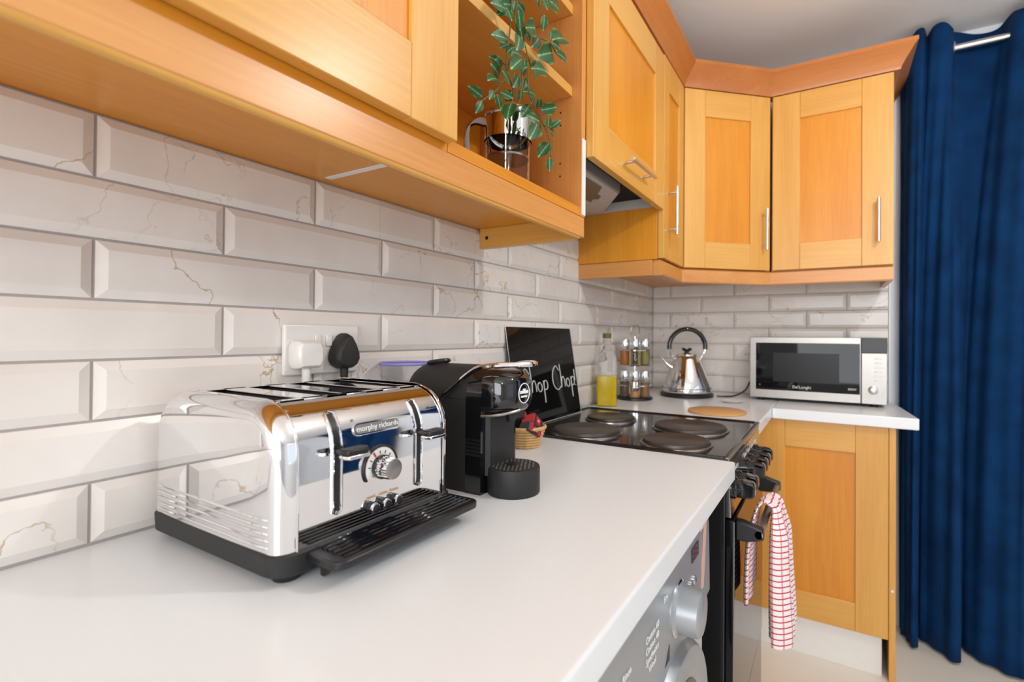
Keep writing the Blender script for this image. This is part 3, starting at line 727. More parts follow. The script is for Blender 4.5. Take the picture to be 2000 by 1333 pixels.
# ------------------------------------------------------------------ socket and plugs
c = thing('wall_socket', 'white double wall socket above the toaster', 'socket', (.0096, .484, 1.094))
box('plate', (0, 0, 0), (.009, .147, .086), M['whiteplastic'], c, bevel=.003, bseg=3)
for y in (.060, .082): box('switch', (.009, y - .006, .048), (.0125, y + .006, .068), M['whiteplastic'], c, bevel=.002)
def plug(name, label, loc, mat, drop, white):
    p = thing(name, label, 'plug', loc)
    sh = [(-.020, .002), (-.0255, .012), (-.0245, .024), (-.017, .042), (-.008, .056), (0, .060), (.008, .056), (.017, .042), (.0245, .024), (.0255, .012), (.020, .002), (.010, -.004), (-.010, -.004)] if not white else \
         [(-.020, .000), (-.025, .010), (-.025, .038), (-.020, .046), (.020, .046), (.025, .038), (.025, .010), (.020, .0)]
    def sc(k, cz=.022): return [(y * k, cz + (z - cz) * k) for y, z in sh]
    MB().loft([[(x, y, z) for y, z in sc(k)] for x, k in ((.0, .93), (.004, 1), (.018, 1), (.026, .93), (.031, .78))]).build('plug_body', mat, p, smooth=50, bevel=.001)
    MB().lathe([(.0075, .004), (.0065, -.018), (.005, -.032)], (.014, 0, 0), 14).build('strain_relief', mat, p)
    MB().tube(catmull([(.014, 0, -.028), (.010, 0, -.06), (.004, .002, -.11), (.004, .006, drop)], 6), .0034, 8).build('cable', mat, p)
    return p
plug('plug', 'white plug in the left half of the wall socket', (.0188, .514, 1.106), M['whiteplastic'], -.200, True)
plug('plug', 'black moulded plug in the right half of the wall socket', (.0188, .589, 1.106), M['blackmatte'], -.200, False)

# ------------------------------------------------------------------ clear canister
c = thing('storage_jar', 'clear plastic canister with lilac rim behind the coffee machine', 'jar', (.0605, .712, .9)); c.scale = (.9, .9, 1)
MB().lathe([(.046, .0), (.049, .004), (.053, .195), (.056, .204), (.0545, .204), (.0515, .196), (.0475, .006), (.0, .005)], seg=40).build('jar_body', M['clearplastic'], c)
MB().tube([(.0555 * math.cos(a), .0555 * math.sin(a), .2065) for a in [2 * PI * k / 40 for k in range(40)]], .0026, 8, closed=True).build('rim', M['purple'], c)

# ------------------------------------------------------------------ glass worktop saver
def strokes(name, paths, r, mat, parent):
    mb = MB()
    for p in paths: mb.tube(catmull(p, 6), r, 6)
    return mb.build(name, mat, parent)
c = thing('chopping_board', 'black glass board chalked Chop Chop leaning behind the hob', 'chopping board', (.058, 1.128, .9040))
c.rotation_euler = (0, -math.atan2(.046, .284), 0)
bw, bh = .392, .288
box('slab', (-.005, 0, 0), (0, bw, bh), M['glassblack'], c, bevel=.001)
MB().tube([(-.0005, 0, 0), (-.0005, 0, bh), (-.0005, bw, bh), (-.0005, bw, 0)], .0012, 6, closed=True).build('white_edge', M['print_white'], c)
def G(pts, ox, oz, s): return [(.0006, ox + x * s, oz + z * s) for x, z in pts]
CC = [(.62, .78), (.40, .98), (.14, .80), (.04, .48), (.12, .16), (.40, .0), (.66, .12)]
HH = [(.0, 1.0), (.02, .5), (.0, .0), (.08, .35), (.22, .45), (.32, .30), (.34, .0)]
OO = [(.22, .42), (.06, .36), (.0, .2), (.08, .04), (.22, .0), (.34, .1), (.36, .26), (.22, .42)]
PP = [(.0, .40), (.02, .0), (.0, -.50), (.02, .2), (.10, .38), (.26, .36), (.32, .2), (.24, .04), (.04, .02)]
ls = []; s = .074; z = .088
for x0 in (.040, .222):
    ls += [G(CC, x0, z, s * 1.05), G(HH, x0 + .056, z + .006, s), G(OO, x0 + .090, z + .004, s * .9), G(PP, x0 + .126, z + .006, s)]
ls += [G([(.0, .8), (.0, .3)], .376, z, s), G([(.0, .1), (.0, .06)], .376, z, s)]
strokes('lettering', ls, .0015, M['print_white'], c)

# ------------------------------------------------------------------ basket with coffee capsules
c = thing('basket', 'small round wicker basket behind the coffee machine', 'basket', (.166, .992, .9)); c.scale = (.92, .92, 1)
MB().lathe([(.034, .0), (.036, .003), (.050, .045), (.047, .045), (.033, .006), (.0, .006)], seg=28).build('lining', M['wicker'], c)
mb = MB()
for k in range(7):
    z = .004 + k * .0065; r = .036 + k * .00235
    mb.tube([((r + .0012 * math.cos(14 * a)) * math.cos(a), (r + .0012 * math.cos(14 * a)) * math.sin(a), z) for a in [2 * PI * q / 56 + (k % 2) * PI / 14 for q in range(56)]], .0034, 6, closed=True)
mb.build('weave', M['wicker'], c)
MB().tube([(.0525 * math.cos(a), .0525 * math.sin(a), .047) for a in [2 * PI * q / 40 for q in range(40)]], .0042, 8, closed=True).build('rim', M['wicker'], c)
def capsule(label, loc, rot, mat, txt):
    o = MB(); o.loft([[(x, y, z) for x, y in rrect(.0175 - i, .0125 - i, .003, 3)] for z, i in ((-.020, .001), (-.018, 0), (.018, 0), (.020, .001))])
    p = o.build('coffee_packet', mat); p.location = loc; p.rotation_euler = rot; tag(p, label, 'packet', 'packets in the wicker basket')
    for zz in (-.013, .013): box('stripe', (.0176, -.0115, zz - .004), (.0180, .0115, zz + .004), M['capdark'] if mat is M['red'] else M['red'], p)
    if txt: text(txt, M['print_white'], p, (.0182, 0, 0), ROT_PX, .012)
    return p
capsule('upright red and dark coffee packet in the wicker basket', (.184, .996, .955), (.75, -.35, .1), M['red'], 'R')
capsule('dark coffee packet leaning low in the wicker basket', (.192, .974, .944), (1.0, -.3, -.2), M['capdark'], 'K')
capsule('dark coffee packet standing at the back of the wicker basket', (.150, .998, .957), (.6, -.3, .3), M['capdark'], '')

# ------------------------------------------------------------------ oil bottle
c = thing('oil_bottle', 'square glass bottle half full of yellow oil beside the spice rack', 'bottle', (.060, 1.735, .9), .42); c.scale = (1.2, 1.2, 1.0)
hb = .031
def sq(h, r, z): return [(x, y, z) for x, y in rrect(h, h, r, 4)]
MB().loft([sq(hb - .003, .006, 0), sq(hb, .007, .003), sq(hb, .007, .170), sq(hb * .85, .010, .190), sq(.0165, .012, .206), sq(.0125, .012, .216), sq(.0115, .011, .246), sq(.0135, .0130, .248), sq(.0135, .0130, .254)]).build('glass', M['glass'], c, smooth=50)
MB().loft([sq(hb - .0035, .005, .003), sq(hb - .0028, .006, .006), sq(hb - .0028, .006, .112)]).build('oil', M['oil'], c, smooth=50)
MB().lathe([(.013, .2545), (.0135, .256), (.0135, .272), (.012, .274)], seg=20).build('cap', plain('bottle_cap', S(92, 98, 44), .5), c)
MB().tube([(.004, 0, .274), (.005, 0, .286), (.010, 0, .300)], .0026, 8).build('pourer', M['steel'], c)
box('label', (hb + .0002, -.010, .02), (hb + .0007, .016, .16), plain('oil_reflection', S(236, 196, 28), .5), c)  # yellow reflection of the oil painted as a strip, no paper label

# ------------------------------------------------------------------ spice rack and jars
SX, SYc = .086, 1.972
c = thing('spice_rack', 'two tier chrome spice carousel with hoop handle', 'spice rack', (SX, SYc, .9))
MB().lathe([(.071, 0), (.074, .003), (.073, .010), (.069, .012)], seg=44).build('base', M['black'], c)
MB().lathe([(.067, .1405), (.069, .1425), (.067, .1445)], seg=44).build('tier', M['chrome'], c)
MB().tube([(0, 0, .010), (0, 0, .262)], .005, 12).build('post', M['chrome'], c)
MB().tube([(.020 * math.cos(a), .020 * math.sin(a) * .3, .285 + .024 * math.sin(a)) for a in [PI * (1.25 - 1.5 * k / 20) for k in range(21)]], .0028, 8).build('hoop', M['chrome'], c)
for zz in (.060, .205):
    MB().tube([(.0705 * math.cos(a), .0705 * math.sin(a), zz) for a in [2 * PI * k / 44 for k in range(44)]], .0017, 6, closed=True).build('guard_ring', M['chrome'], c)
def spice(label, tier, ang, spice_m, fill, lbl, txt=''):
    r = .0475; z0 = .9123 if tier == 0 else 1.0448
    x, y = SX + r * math.cos(ang), SYc + r * math.sin(ang)
    j = thing('spice_jar', label, 'jar', (x, y, z0), ang, 'spice jars on the carousel')
    MB().lathe([(.0170, 0), (.0188, .002), (.0188, .068), (.0170, .074)], seg=22).build('glass', M['glass'], j)
    MB().lathe([(.0162, .0015), (.0177, .003), (.0177, .003 + fill * .064)], seg=22).build('spice', M[spice_m], j)
    MB().lathe([(.0193, .0745), (.0196, .076), (.0196, .106), (.0186, .108)], seg=22).build('lid', M['chrome'], j)
    if lbl:
        mb = MB(); n = 8; a0 = lbl; vs = []
        for k in range(n + 1):
            a = a0 + (k / n - .5) * 1.15
            vs += [(.0191 * math.cos(a), .0191 * math.sin(a), .004), (.0191 * math.cos(a), .0191 * math.sin(a), .066)]
        mb.add(vs, [(2 * k, 2 * k + 2, 2 * k + 3, 2 * k + 1) for k in range(n)]); o = mb.build('label', M['black'], j)
        if txt: text(txt, M['print_white'], o, (.0195 * math.cos(a0), .0195 * math.sin(a0), .035), (0, -PI / 2, a0), .013)
    return j
CA = math.atan2(0 - SYc, .795 - SX)          # the side that faces into the room
spice('upper tier spice jar of orange powder, left of the three', 1, CA - 1.02, 'spice_orange', .92, -.9 + .02)
spice('upper tier spice jar with black Curry label, middle of the three', 1, CA + .02, 'spice_yellow', .95, .001, 'Curry')
spice('upper tier spice jar of green herbs, right of the three', 1, CA + 1.05, 'spice_green', .95, .8)
spice('lower tier spice jar of brown seeds, left of the three', 0, CA - 1.02, 'spice_brown', .9, -.9)
spice('nearly empty lower tier spice jar, middle of the three', 0, CA + .02, 'spice_tan', .35, 0)
spice('lower tier spice jar of mixed spice, right of the three', 0, CA + 1.05, 'spice_mix', .85, .8)

# ------------------------------------------------------------------ mats on the corner worktop
tag(MB().lathe([(.094, 0), (.0965, .0015), (.0965, .0065), (.094, .008), (.0, .008)], seg=56).build('cork_mat', M['cork'], loc=(.452, 1.79, .9)), 'round cork mat on the worktop beside the hotplates', 'trivet')
tag(MB().lathe([(.028, 0), (.030, .001), (.046, .006), (.0445, .0068), (.028, .003), (.0, .0028)], seg=40).build('saucer', M['whiteplastic'], loc=(.452, 2.10, .9)), 'white saucer between the kettle and the microwave', 'saucer')
tag(MB().tube(catmull([(.366, 2.235, .9045), (.395, 2.25, .904), (.430, 2.29, .905), (.465, 2.34, .925), (.478, 2.40, .96)], 8), .0034, 8).build('kettle_cable', M['black']), 'black power cable running from the kettle behind the microwave', 'cable')

# ------------------------------------------------------------------ tea towel over the oven handle
def towel():
    NU = 48; W2 = .30; y0 = 1.275
    vs = []; uvs = []
    # loosely gathered cloth: short back fall, bulky loop over the bar, long front fall
    key = [(.634, .575), (.634, .62), (.636, .68), (.640, .725), (.645, .757), (.654, .778), (.668, .784), (.684, .775), (.686, .745), (.687, .70), (.688, .63), (.690, .56), (.692, .495), (.692, .468)]
    path = catmull([(x, 0, z) for x, z in key], 7)
    ln = [0]
    for a, b in zip(path, path[1:]): ln.append(ln[-1] + (b - a).length)
    over = ln[7 * 6]; n = len(path)
    for i, p in enumerate(path):
        d = ln[i] - over; g = min(1, abs(d) / .09); fr = d > 0
        for k in range(NU + 1):
            u = k / NU - .5
            ph = 2 * PI * u * (2.5 if fr else 2.0)
            wid = (.075 + .036 * g + (.030 * min(1, d / .28) if fr else .045 * g))
            amp = (.0045 + .013 * g + (.008 * min(1, d / .28) if fr else 0))
            y = y0 + u * wid + .010 * math.sin(ph * 2 + .5) * g + (.006 * g if fr else -.055 * g)
            x = p.x + amp * math.sin(ph + .9) * (1 if fr else .35) + (.006 * g if fr else 0)
            z = p.z - .010 * math.sin(4 * u + 1.2) * g + (.004 * math.sin(ph) * (1 - g))
            vs.append((x, y, z)); uvs.append((u * W2, ln[i]))
    fs = []
    for i in range(n - 1):
        for k in range(NU): fs.append((i * (NU + 1) + k, i * (NU + 1) + k + 1, (i + 1) * (NU + 1) + k + 1, (i + 1) * (NU + 1) + k))
    m, nt, p = newmat('tea_towel')
    uv = N(nt, 'ShaderNodeUVMap'); sp = N(nt, 'ShaderNodeSeparateXYZ'); nt.links.new(uv.outputs[0], sp.inputs[0])
    def lines(o, per, wd):
        a = N(nt, 'ShaderNodeMath', operation='DIVIDE'); a.inputs[1].default_value = per; nt.links.new(sp.outputs[o], a.inputs[0])
        b = N(nt, 'ShaderNodeMath', operation='FRACT'); nt.links.new(a.outputs[0], b.inputs[0])
        q = N(nt, 'ShaderNodeMath', operation='LESS_THAN'); q.inputs[1].default_value = wd; nt.links.new(b.outputs[0], q.inputs[0]); return q
    h = lines(1, .0125, .22); v = lines(0, .0165, .16)
    x1 = N(nt, 'ShaderNodeMix', data_type='RGBA'); x1.inputs[6].default_value = S(238, 228, 226); x1.inputs[7].default_value = S(226, 150, 158)
    nt.links.new(v.outputs[0], x1.inputs[0])
    x2 = N(nt, 'ShaderNodeMix', data_type='RGBA'); x2.inputs[7].default_value = S(196, 58, 74); nt.links.new(x1.outputs[2], x2.inputs[6]); nt.links.new(h.outputs[0], x2.inputs[0])
    nt.links.new(x2.outputs[2], p.inputs['Base Color']); p.inputs['Roughness'].default_value = .9
    wv = N(nt, 'ShaderNodeTexNoise'); wv.inputs['Scale'].default_value = 700; nt.links.new(uv.outputs[0], wv.inputs['Vector'])
    b = N(nt, 'ShaderNodeBump'); b.inputs['Strength'].default_value = .4; b.inputs['Distance'].default_value = .001; nt.links.new(wv.outputs['Fac'], b.inputs['Height']); nt.links.new(b.outputs[0], p.inputs['Normal'])
    mb = MB().add(vs, fs); o = mb.build('tea_towel', m, recalc=False)
    ul = o.data.uv_layers.new(name='UVMap')
    for l in o.data.loops: ul.data[l.index].uv = uvs[l.vertex_index]
    s = o.modifiers.new('solid', 'SOLIDIFY'); s.thickness = .003; s.offset = 0
    return tag(o, 'white tea towel with red check hung over the oven handle', 'tea towel')
towel()

# ------------------------------------------------------------------ french press on the open shelf
c = thing('french_press', 'glass and steel coffee press on the open shelf', 'coffee press', (.226, .824, 1.4582), .53)
MB().lathe([(.044, 0), (.046, .002), (.047, .010), (.047, .150), (.0455, .150), (.0455, .010), (.0, .006)], seg=40).build('glass_beaker', M['glass'], c)
MB().lathe([(.0485, .098), (.0485, .142), (.0475, .142), (.0475, .098)], seg=40, cap=False).build('band', M['chrome'], c)
MB().lathe([(.0475, .146), (.0490, .149), (.0485, .155), (.040, .165), (.018, .170), (.0, .171)], seg=40).build('lid', M['chrome'], c)
MB().tube([(0, 0, .015), (0, 0, .19)], .0024, 8).build('plunger_rod', M['chrome'], c)
MB().lathe([(.043, .062), (.043, .066)], seg=32).build('plunger_disc', M['steel'], c)
MB().lathe([(.006, .186), (.011, .192), (.011, .199), (.006, .204), (.0, .204)], seg=18).build('plunger_knob', M['black'], c)
hp = catmull([(-.046, 0, .136), (-.066, 0, .140), (-.082, 0, .128), (-.086, 0, .100), (-.082, 0, .060), (-.074, 0, .026), (-.066, 0, .008)], 6)
hn = MB(); hn.loft([[(q.x + .004 * math.cos(a), .0085 * math.sin(a), q.z + .006 * math.cos(a)) for a in [2 * PI * k / 12 for k in range(12)]] for q in hp]); hn.build('handle', M['black'], c)
hs = MB(); hs.loft([[(q.x * 1.02 + .005 + .005 * math.cos(a), -.0092 + .0016 * math.sin(a), q.z + .006 * math.cos(a)) for a in [2 * PI * k / 10 for k in range(10)]] for q in hp[:26]]); hs.build('handle_inlay', M['greylight'], c)
for k in range(3):
    a = 2 * PI * k / 3 + .5; MB().tube([(.0475 * math.cos(a), .0475 * math.sin(a), .004), (.0475 * math.cos(a), .0475 * math.sin(a), .10)], .002, 6).build('frame_strut', M['chrome'], c)
# ------------------------------------------------------------------ trailing plant
def leaf_material():
    m, nt, p = newmat('leaf_green')
    tc = N(nt, 'ShaderNodeTexCoord'); sp = N(nt, 'ShaderNodeSeparateXYZ'); nt.links.new(tc.outputs['Object'], sp.inputs[0])
    ab = N(nt, 'ShaderNodeMath', operation='ABSOLUTE'); nt.links.new(sp.outputs[0], ab.inputs[0])
    r = N(nt, 'ShaderNodeValToRGB'); e = r.color_ramp.elements
    e[0].position = 0; e[0].color = S(134, 168, 118); e[1].position = .27; e[1].color = S(98, 138, 56)
    q = e.new(.025); q.color = S(44, 92, 48); q = e.new(.19); q.color = S(26, 70, 32)
    nz = N(nt, 'ShaderNodeTexNoise'); nz.inputs['Scale'].default_value = 6; nt.links.new(tc.outputs['Object'], nz.inputs['Vector'])
    ma = N(nt, 'ShaderNodeMath', operation='MULTIPLY_ADD'); ma.inputs[1].default_value = .07; nt.links.new(nz.outputs['Fac'], ma.inputs[0]); nt.links.new(ab.outputs[0], ma.inputs[2])
    sb = N(nt, 'ShaderNodeMath', operation='SUBTRACT'); sb.inputs[1].default_value = .035; nt.links.new(ma.outputs[0], sb.inputs[0])
    nt.links.new(sb.outputs[0], r.inputs[0]); nt.links.new(r.outputs[0], p.inputs['Base Color'])
    p.inputs['Roughness'].default_value = .42; p.inputs['Specular IOR Level'].default_value = .35
    return m
M['leaf'] = leaf_material()
def leaf_mesh():
    n = 9; vs = []; fs = []
    for i in range(n + 1):
        t = i / n; w = .265 * math.sin(PI * t ** .85) ** .85 + .004 * (1 - t); zc = .05 * math.sin(PI * t) - .06 * t * t
        for s in (-1, -.5, 0, .5, 1): vs.append((w * s, t, zc + .045 * abs(s) * w / .27))
    for i in range(n):
        for k in range(4): fs.append((i * 5 + k, i * 5 + k + 1, (i + 1) * 5 + k + 1, (i + 1) * 5 + k))
    me = bpy.data.meshes.new('leaf'); me.from_pydata(vs, [], fs); me.materials.append(M['leaf'])
    for p in me.polygons: p.use_smooth = True
    return me
LEAVES=[[0.311,0.627,1.547,0.306,0.598,1.553],[0.319,0.616,1.534,0.315,0.606,1.511],[0.303,0.678,1.575,0.304,0.688,1.553],[0.344,0.631,1.548,0.354,0.653,1.545],[0.337,0.658,1.648,0.334,0.621,1.638],[0.326,0.678,1.653,0.324,0.657,1.638],[0.308,0.687,1.627,0.303,0.656,1.629],[0.31,0.674,1.602,0.324,0.634,1.6],[0.34,0.631,1.568,0.35,0.591,1.549],[0.338,0.644,1.59,0.335,0.671,1.581],[0.315,0.726,1.627,0.321,0.702,1.593],[0.335,0.705,1.639,0.347,0.658,1.599],[0.342,0.683,1.709,0.336,0.699,1.684],[0.329,0.666,1.707,0.337,0.673,1.687],[0.324,0.67,1.71,0.32,0.636,1.702],[0.323,0.679,1.716,0.317,0.657,1.694],[0.345,0.681,1.664,0.357,0.659,1.626],[0.326,0.687,1.645,0.325,0.721,1.656],[0.344,0.699,1.633,0.349,0.694,1.612],[0.342,0.725,1.634,0.354,0.72,1.641],[0.324,0.754,1.649,0.326,0.811,1.671],[0.329,0.758,1.644,0.331,0.763,1.633],[0.308,0.762,1.64,0.307,0.757,1.617],[0.339,0.71,1.695,0.332,0.76,1.724],[0.302,0.77,1.73,0.309,0.772,1.712],[0.313,0.797,1.732,0.318,0.767,1.697],[0.323,0.753,1.715,0.323,0.777,1.723],[0.348,0.781,1.711,0.344,0.79,1.732],[0.32,0.837,1.746,0.316,0.908,1.788],[0.33,0.819,1.728,0.329,0.855,1.736],[0.317,0.844,1.725,0.326,0.778,1.685],[0.315,0.863,1.735,0.32,0.906,1.737],[0.343,0.767,1.749,0.338,0.772,1.723],[0.303,0.837,1.833,0.3,0.906,1.854],[0.337,0.772,1.782,0.343,0.78,1.765],[0.311,0.788,1.803,0.311,0.809,1.797],[0.309,0.796,1.621,0.311,0.751,1.611],[0.302,0.796,1.622,0.31,0.779,1.6],[0.343,0.749,1.571,0.357,0.729,1.577],[0.335,0.771,1.578,0.349,0.808,1.595],[0.301,0.785,1.6,0.3,0.759,1.568],[0.346,0.705,1.54,0.356,0.733,1.538],[0.32,0.697,1.563,0.333,0.665,1.521],[0.33,0.765,1.551,0.341,0.726,1.509],[0.314,0.796,1.567,0.31,0.809,1.553],[0.321,0.823,1.569,0.316,0.832,1.594],[0.318,0.839,1.574,0.332,0.854,1.592],[0.316,0.835,1.568,0.308,0.873,1.571],[0.302,0.859,1.553,0.298,0.825,1.516],[0.338,0.799,1.499,0.338,0.8,1.473],[0.314,0.734,1.606,0.308,0.742,1.587],[0.347,0.607,1.54,0.349,0.596,1.521],[0.31,0.742,1.649,0.303,0.769,1.648],[0.303,0.729,1.766,0.299,0.729,1.744],[0.332,0.698,1.731,0.328,0.725,1.729],[0.302,0.731,1.684,0.305,0.703,1.658],[0.312,0.734,1.719,0.327,0.718,1.686],[0.306,0.719,1.75,0.31,0.676,1.727]]
STEMS=[[[0.318,0.712,1.766],[0.326,0.704,1.734],[0.322,0.706,1.71],[0.312,0.726,1.697],[0.311,0.724,1.667],[0.32,0.69,1.633],[0.326,0.673,1.6],[0.321,0.657,1.571],[0.311,0.63,1.543],[0.312,0.617,1.529]],[[0.325,0.714,1.765],[0.324,0.723,1.741],[0.314,0.736,1.717],[0.31,0.738,1.687],[0.317,0.732,1.645],[0.326,0.72,1.607],[0.323,0.721,1.579]],[[0.325,0.709,1.762],[0.317,0.727,1.736],[0.31,0.747,1.709],[0.315,0.754,1.676],[0.324,0.742,1.628],[0.324,0.75,1.598],[0.315,0.795,1.583],[0.31,0.83,1.571],[0.317,0.835,1.547],[0.325,0.828,1.513]],[[0.319,0.728,1.716],[0.311,0.755,1.722],[0.313,0.796,1.732],[0.323,0.821,1.732],[0.326,0.844,1.721],[0.317,0.879,1.735]],[[0.312,0.708,1.765],[0.311,0.707,1.722],[0.32,0.688,1.668],[0.326,0.672,1.632],[0.32,0.68,1.614],[0.311,0.716,1.595],[0.312,0.708,1.566]],[[0.31,0.799,1.822],[0.318,0.799,1.78],[0.326,0.794,1.764]],[[0.316,0.763,1.606],[0.325,0.788,1.591],[0.324,0.811,1.595]],[[0.323,0.796,1.566],[0.325,0.819,1.566],[0.317,0.851,1.584]],[[0.326,0.692,1.708],[0.319,0.669,1.712]],[[0.321,0.687,1.664],[0.312,0.684,1.672]],[[0.314,0.756,1.677],[0.31,0.781,1.665],[0.318,0.788,1.663]],[[0.31,0.695,1.631],[0.316,0.663,1.619]],[[0.314,0.814,1.83],[0.323,0.819,1.811]]]

P = thing('trailing_plant', 'artificial variegated ivy trailing down the front of the open shelves', 'plant', (0, 0, 1.51))
for st in STEMS:
    MB().tube(catmull([(x, y, z - 1.51) for x, y, z in st], 4), .0013, 6).build('stem', M['stem'], P)
lm = leaf_mesh(); cp = Vector(cam.matrix_world.translation)
rl = random.Random(3)
for (x0, y0, z0, x1, y1, z1) in LEAVES:
    a, b = Vector((x0, y0, z0)), Vector((x1, y1, z1)); d = b - a; ln = d.length; d.normalize()
    nrm_ = Vector((.75, -.6, -.25)) + Vector((rl.uniform(-.35, .35), rl.uniform(-.35, .35), rl.uniform(-.3, .4)))
    x = d.cross(nrm_).normalized(); z = x.cross(d)
    o = bpy.data.objects.new('leaf', lm); COL.objects.link(o); o.parent = P
    o.matrix_local = Matrix(((x.x * ln, d.x * ln, z.x * ln, a.x), (x.y * ln, d.y * ln, z.y * ln, a.y), (x.z * ln, d.z * ln, z.z * ln, a.z - 1.51), (0, 0, 0, 1)))
# the plant's own pot on the top shelf, above the frame
MB().lathe([(.045, 0), (.050, .004), (.058, .085), (.054, .085), (.046, .008), (.0, .008)], (.18, .80, 1.9325 - 1.51), 32).build('pot', M['whiteplastic'], P)
for k in range(6):
    yy = .775 + .012 * k
    MB().tube(catmull([(.18, .80, .49), (.24, yy, .525), (.296, yy + .005, .49), (.316, yy + .01, .40), (.318, yy + .012, .315)], 5), .0013, 6).build('stem', M['stem'], P)
    for q, (lx, lz) in enumerate(((.235, .528), (.290, .50), (.312, .45), (.318, .40), (.319, .36))):
        d = Vector((rl.uniform(.1, .5), rl.uniform(-1, 1), rl.uniform(-.9, .1))).normalized(); ln = rl.uniform(.022, .034)
        x = d.cross(Vector((.8, -.5, .3))).normalized(); z = x.cross(d)
        o = bpy.data.objects.new('leaf', lm); COL.objects.link(o); o.parent = P
        o.matrix_local = Matrix(((x.x * ln, d.x * ln, z.x * ln, lx), (x.y * ln, d.y * ln, z.y * ln, yy + .006), (x.z * ln, d.z * ln, z.z * ln, lz), (0, 0, 0, 1)))

# ------------------------------------------------------------------ curtain, rod
def curtain(name, label, top, bot, zt, zb, place_=None):
    assert len(top) == len(bot)
    ta = catmull([(x, y, 0) for x, y in top], 10); ba = catmull([(x, y, 0) for x, y in bot], 10)
    ln = [0]
    for a, b in zip(ta, ta[1:]): ln.append(ln[-1] + (b - a).length)
    NZ = 36; vs = []; uv = []; n = len(ta)
    for i in range(NZ + 1):
        t = i / NZ; s = 1 - (1 - t) ** 2.6; z = zt + (zb - zt) * t
        for k in range(n):
            p = ta[k].lerp(ba[k], s); w = .007 * math.sin(6 * t + k * .35) * t * (1 - .3 * t) + .004 * math.sin(k * .62 + 2 * t) * min(1, 3 * t)
            zz = z + (.010 * math.sin(k * .22) if i == 0 else 0)
            vs.append((p.x + w * .6, p.y + w, zz)); uv.append((ln[k], z))
    fs = [(i * n + k, i * n + k + 1, (i + 1) * n + k + 1, (i + 1) * n + k) for i in range(NZ) for k in range(n - 1)]
    o = MB().add(vs, fs).build(name, M['curtain'], recalc=False, smooth=80)
    ul = o.data.uv_layers.new(name='UVMap')
    for l in o.data.loops: ul.data[l.index].uv = uv[l.vertex_index]
    so = o.modifiers.new('solid', 'SOLIDIFY'); so.thickness = .003; so.offset = 0
    return tag(o, label, 'curtain')
m, nt, p = newmat('navy_corduroy'); M['curtain'] = m
uvn = N(nt, 'ShaderNodeUVMap'); sp = N(nt, 'ShaderNodeSeparateXYZ'); nt.links.new(uvn.outputs[0], sp.inputs[0])
mu = N(nt, 'ShaderNodeMath', operation='MULTIPLY'); mu.inputs[1].default_value = 2 * PI / .0042; nt.links.new(sp.outputs[0], mu.inputs[0])
sn = N(nt, 'ShaderNodeMath', operation='SINE'); nt.links.new(mu.outputs[0], sn.inputs[0])
nz = N(nt, 'ShaderNodeTexNoise'); nz.inputs['Scale'].default_value = 9; nz.inputs['Detail'].default_value = 3; nt.links.new(uvn.outputs[0], nz.inputs['Vector'])
r = N(nt, 'ShaderNodeValToRGB'); e = r.color_ramp.elements; e[0].position = .3; e[0].color = S(2, 40, 80); e[1].position = .75; e[1].color = S(7, 58, 106)
nt.links.new(nz.outputs['Fac'], r.inputs[0]); nt.links.new(r.outputs[0], p.inputs['Base Color'])
b = N(nt, 'ShaderNodeBump'); b.inputs['Strength'].default_value = .5; b.inputs['Distance'].default_value = .0012; nt.links.new(sn.outputs[0], b.inputs['Height']); nt.links.new(b.outputs[0], p.inputs['Normal'])
p.inputs['Roughness'].default_value = .8; p.inputs['Specular IOR Level'].default_value = .15; p.inputs['Sheen Weight'].default_value = .08; p.inputs['Sheen Tint'].default_value = S(70, 120, 190)
RY = 2.352
top = [(1.034, 2.412), (1.044, 2.392), (1.052, 2.345), (1.070, 2.305), (1.095, 2.300), (1.108, 2.335), (1.125, 2.300), (1.160, 2.292), (1.184, 2.325), (1.195, 2.385), (1.250, 2.415), (1.325, 2.410), (1.350, 2.370), (1.362, 2.310), (1.410, 2.275), (1.475, 2.285), (1.510, 2.340), (1.525, 2.395), (1.580, 2.412)]
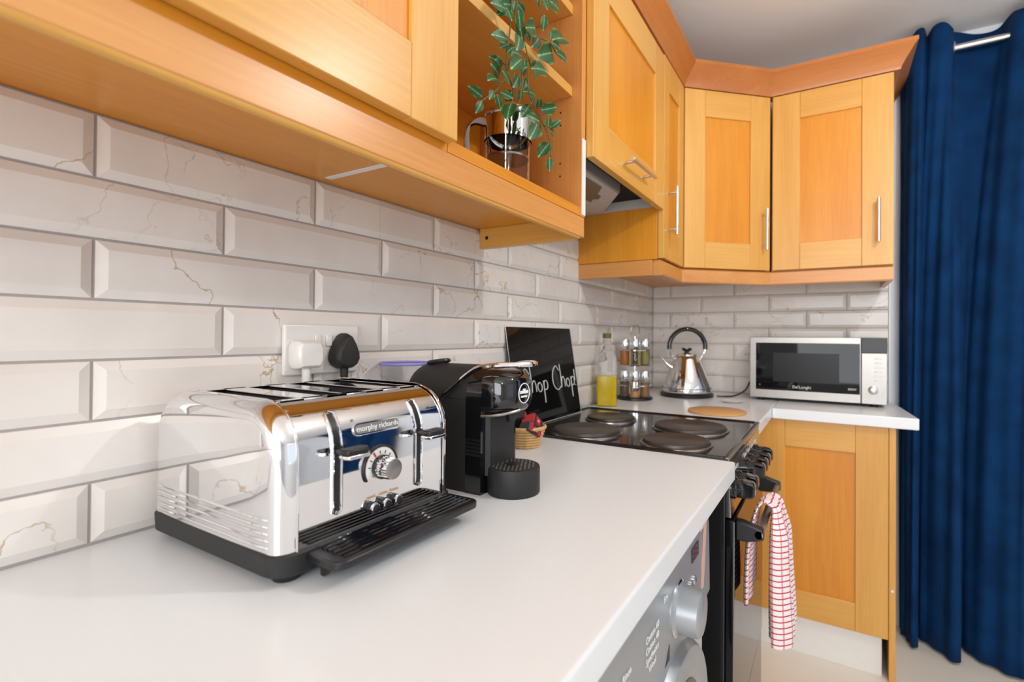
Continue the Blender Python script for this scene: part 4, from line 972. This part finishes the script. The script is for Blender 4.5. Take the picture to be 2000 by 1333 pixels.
bot = [(1.034, 2.415), (1.037, 2.395), (1.043, 2.350), (1.056, 2.305), (1.072, 2.288), (1.082, 2.330), (1.085, 2.372), (1.110, 2.350), (1.150, 2.290), (1.190, 2.262), (1.202, 2.310), (1.214, 2.375), (1.240, 2.345), (1.285, 2.295), (1.340, 2.272), (1.372, 2.278), (1.385, 2.340), (1.405, 2.395), (1.450, 2.350)]
for i in range(1, 2):
    k = .33 * i - .0
    top += [(x + k, y) for x, y in ((1.325, 2.410), (1.350, 2.370), (1.362, 2.310), (1.410, 2.275), (1.475, 2.285), (1.510, 2.340), (1.525, 2.395), (1.580, 2.412))]
    bot += [(x + k - .06, y) for x, y in ((1.285, 2.31), (1.31, 2.28), (1.340, 2.272), (1.385, 2.276), (1.410, 2.31), (1.440, 2.37), (1.475, 2.395), (1.53, 2.37))]
curtain('curtain', 'floor length navy corduroy curtain right of the kitchen units', top, bot, 2.322, .012)
top2 = []; bot2 = []
for i in range(7):
    x = 2.42 + i * .09
    top2 += [(x, 2.30 if i % 2 else 2.405)]; bot2 += [(x + .02, 2.275 if i % 2 else 2.40)]
curtain('curtain', 'added navy curtain out of view, for the blue reflection in the toaster', top2, bot2, 2.322, .012)  # unseen extra curtain, added so the chrome mirrors something blue
c = thing('curtain_rod', 'silver curtain pole with eyelet rings above the navy curtain', 'curtain rod', (1.0, RY, 2.252))
MB().tube([(.045, 0, 0), (2.1, 0, 0)], .0125, 16).build('pole', M['nickel'], c)
MB().lathe([(.0, -.012), (.014, -.010), (.018, 0), (.014, .012)], (.045, 0, 0), 18, 'x').build('finial', M['nickel'], c)
for x in (.051, .1885, .356, .512, .68, .84):
    MB().tube([(x, .0215 * math.cos(a), .0215 * math.sin(a)) for a in [2 * PI * k / 28 for k in range(28)]], .0042, 8, closed=True).build('eyelet', M['nickel'], c)
for x in (.075, 2.0):
    MB().tube([(x, .0125, 0), (x, D - RY - .004, 0)], .006, 10).build('bracket', M['nickel'], c)
    MB().lathe([(.020, D - RY - .008), (.020, D - RY)], (x, 0, 0), 18, 'y').build('bracket_plate', M['nickel'], c)
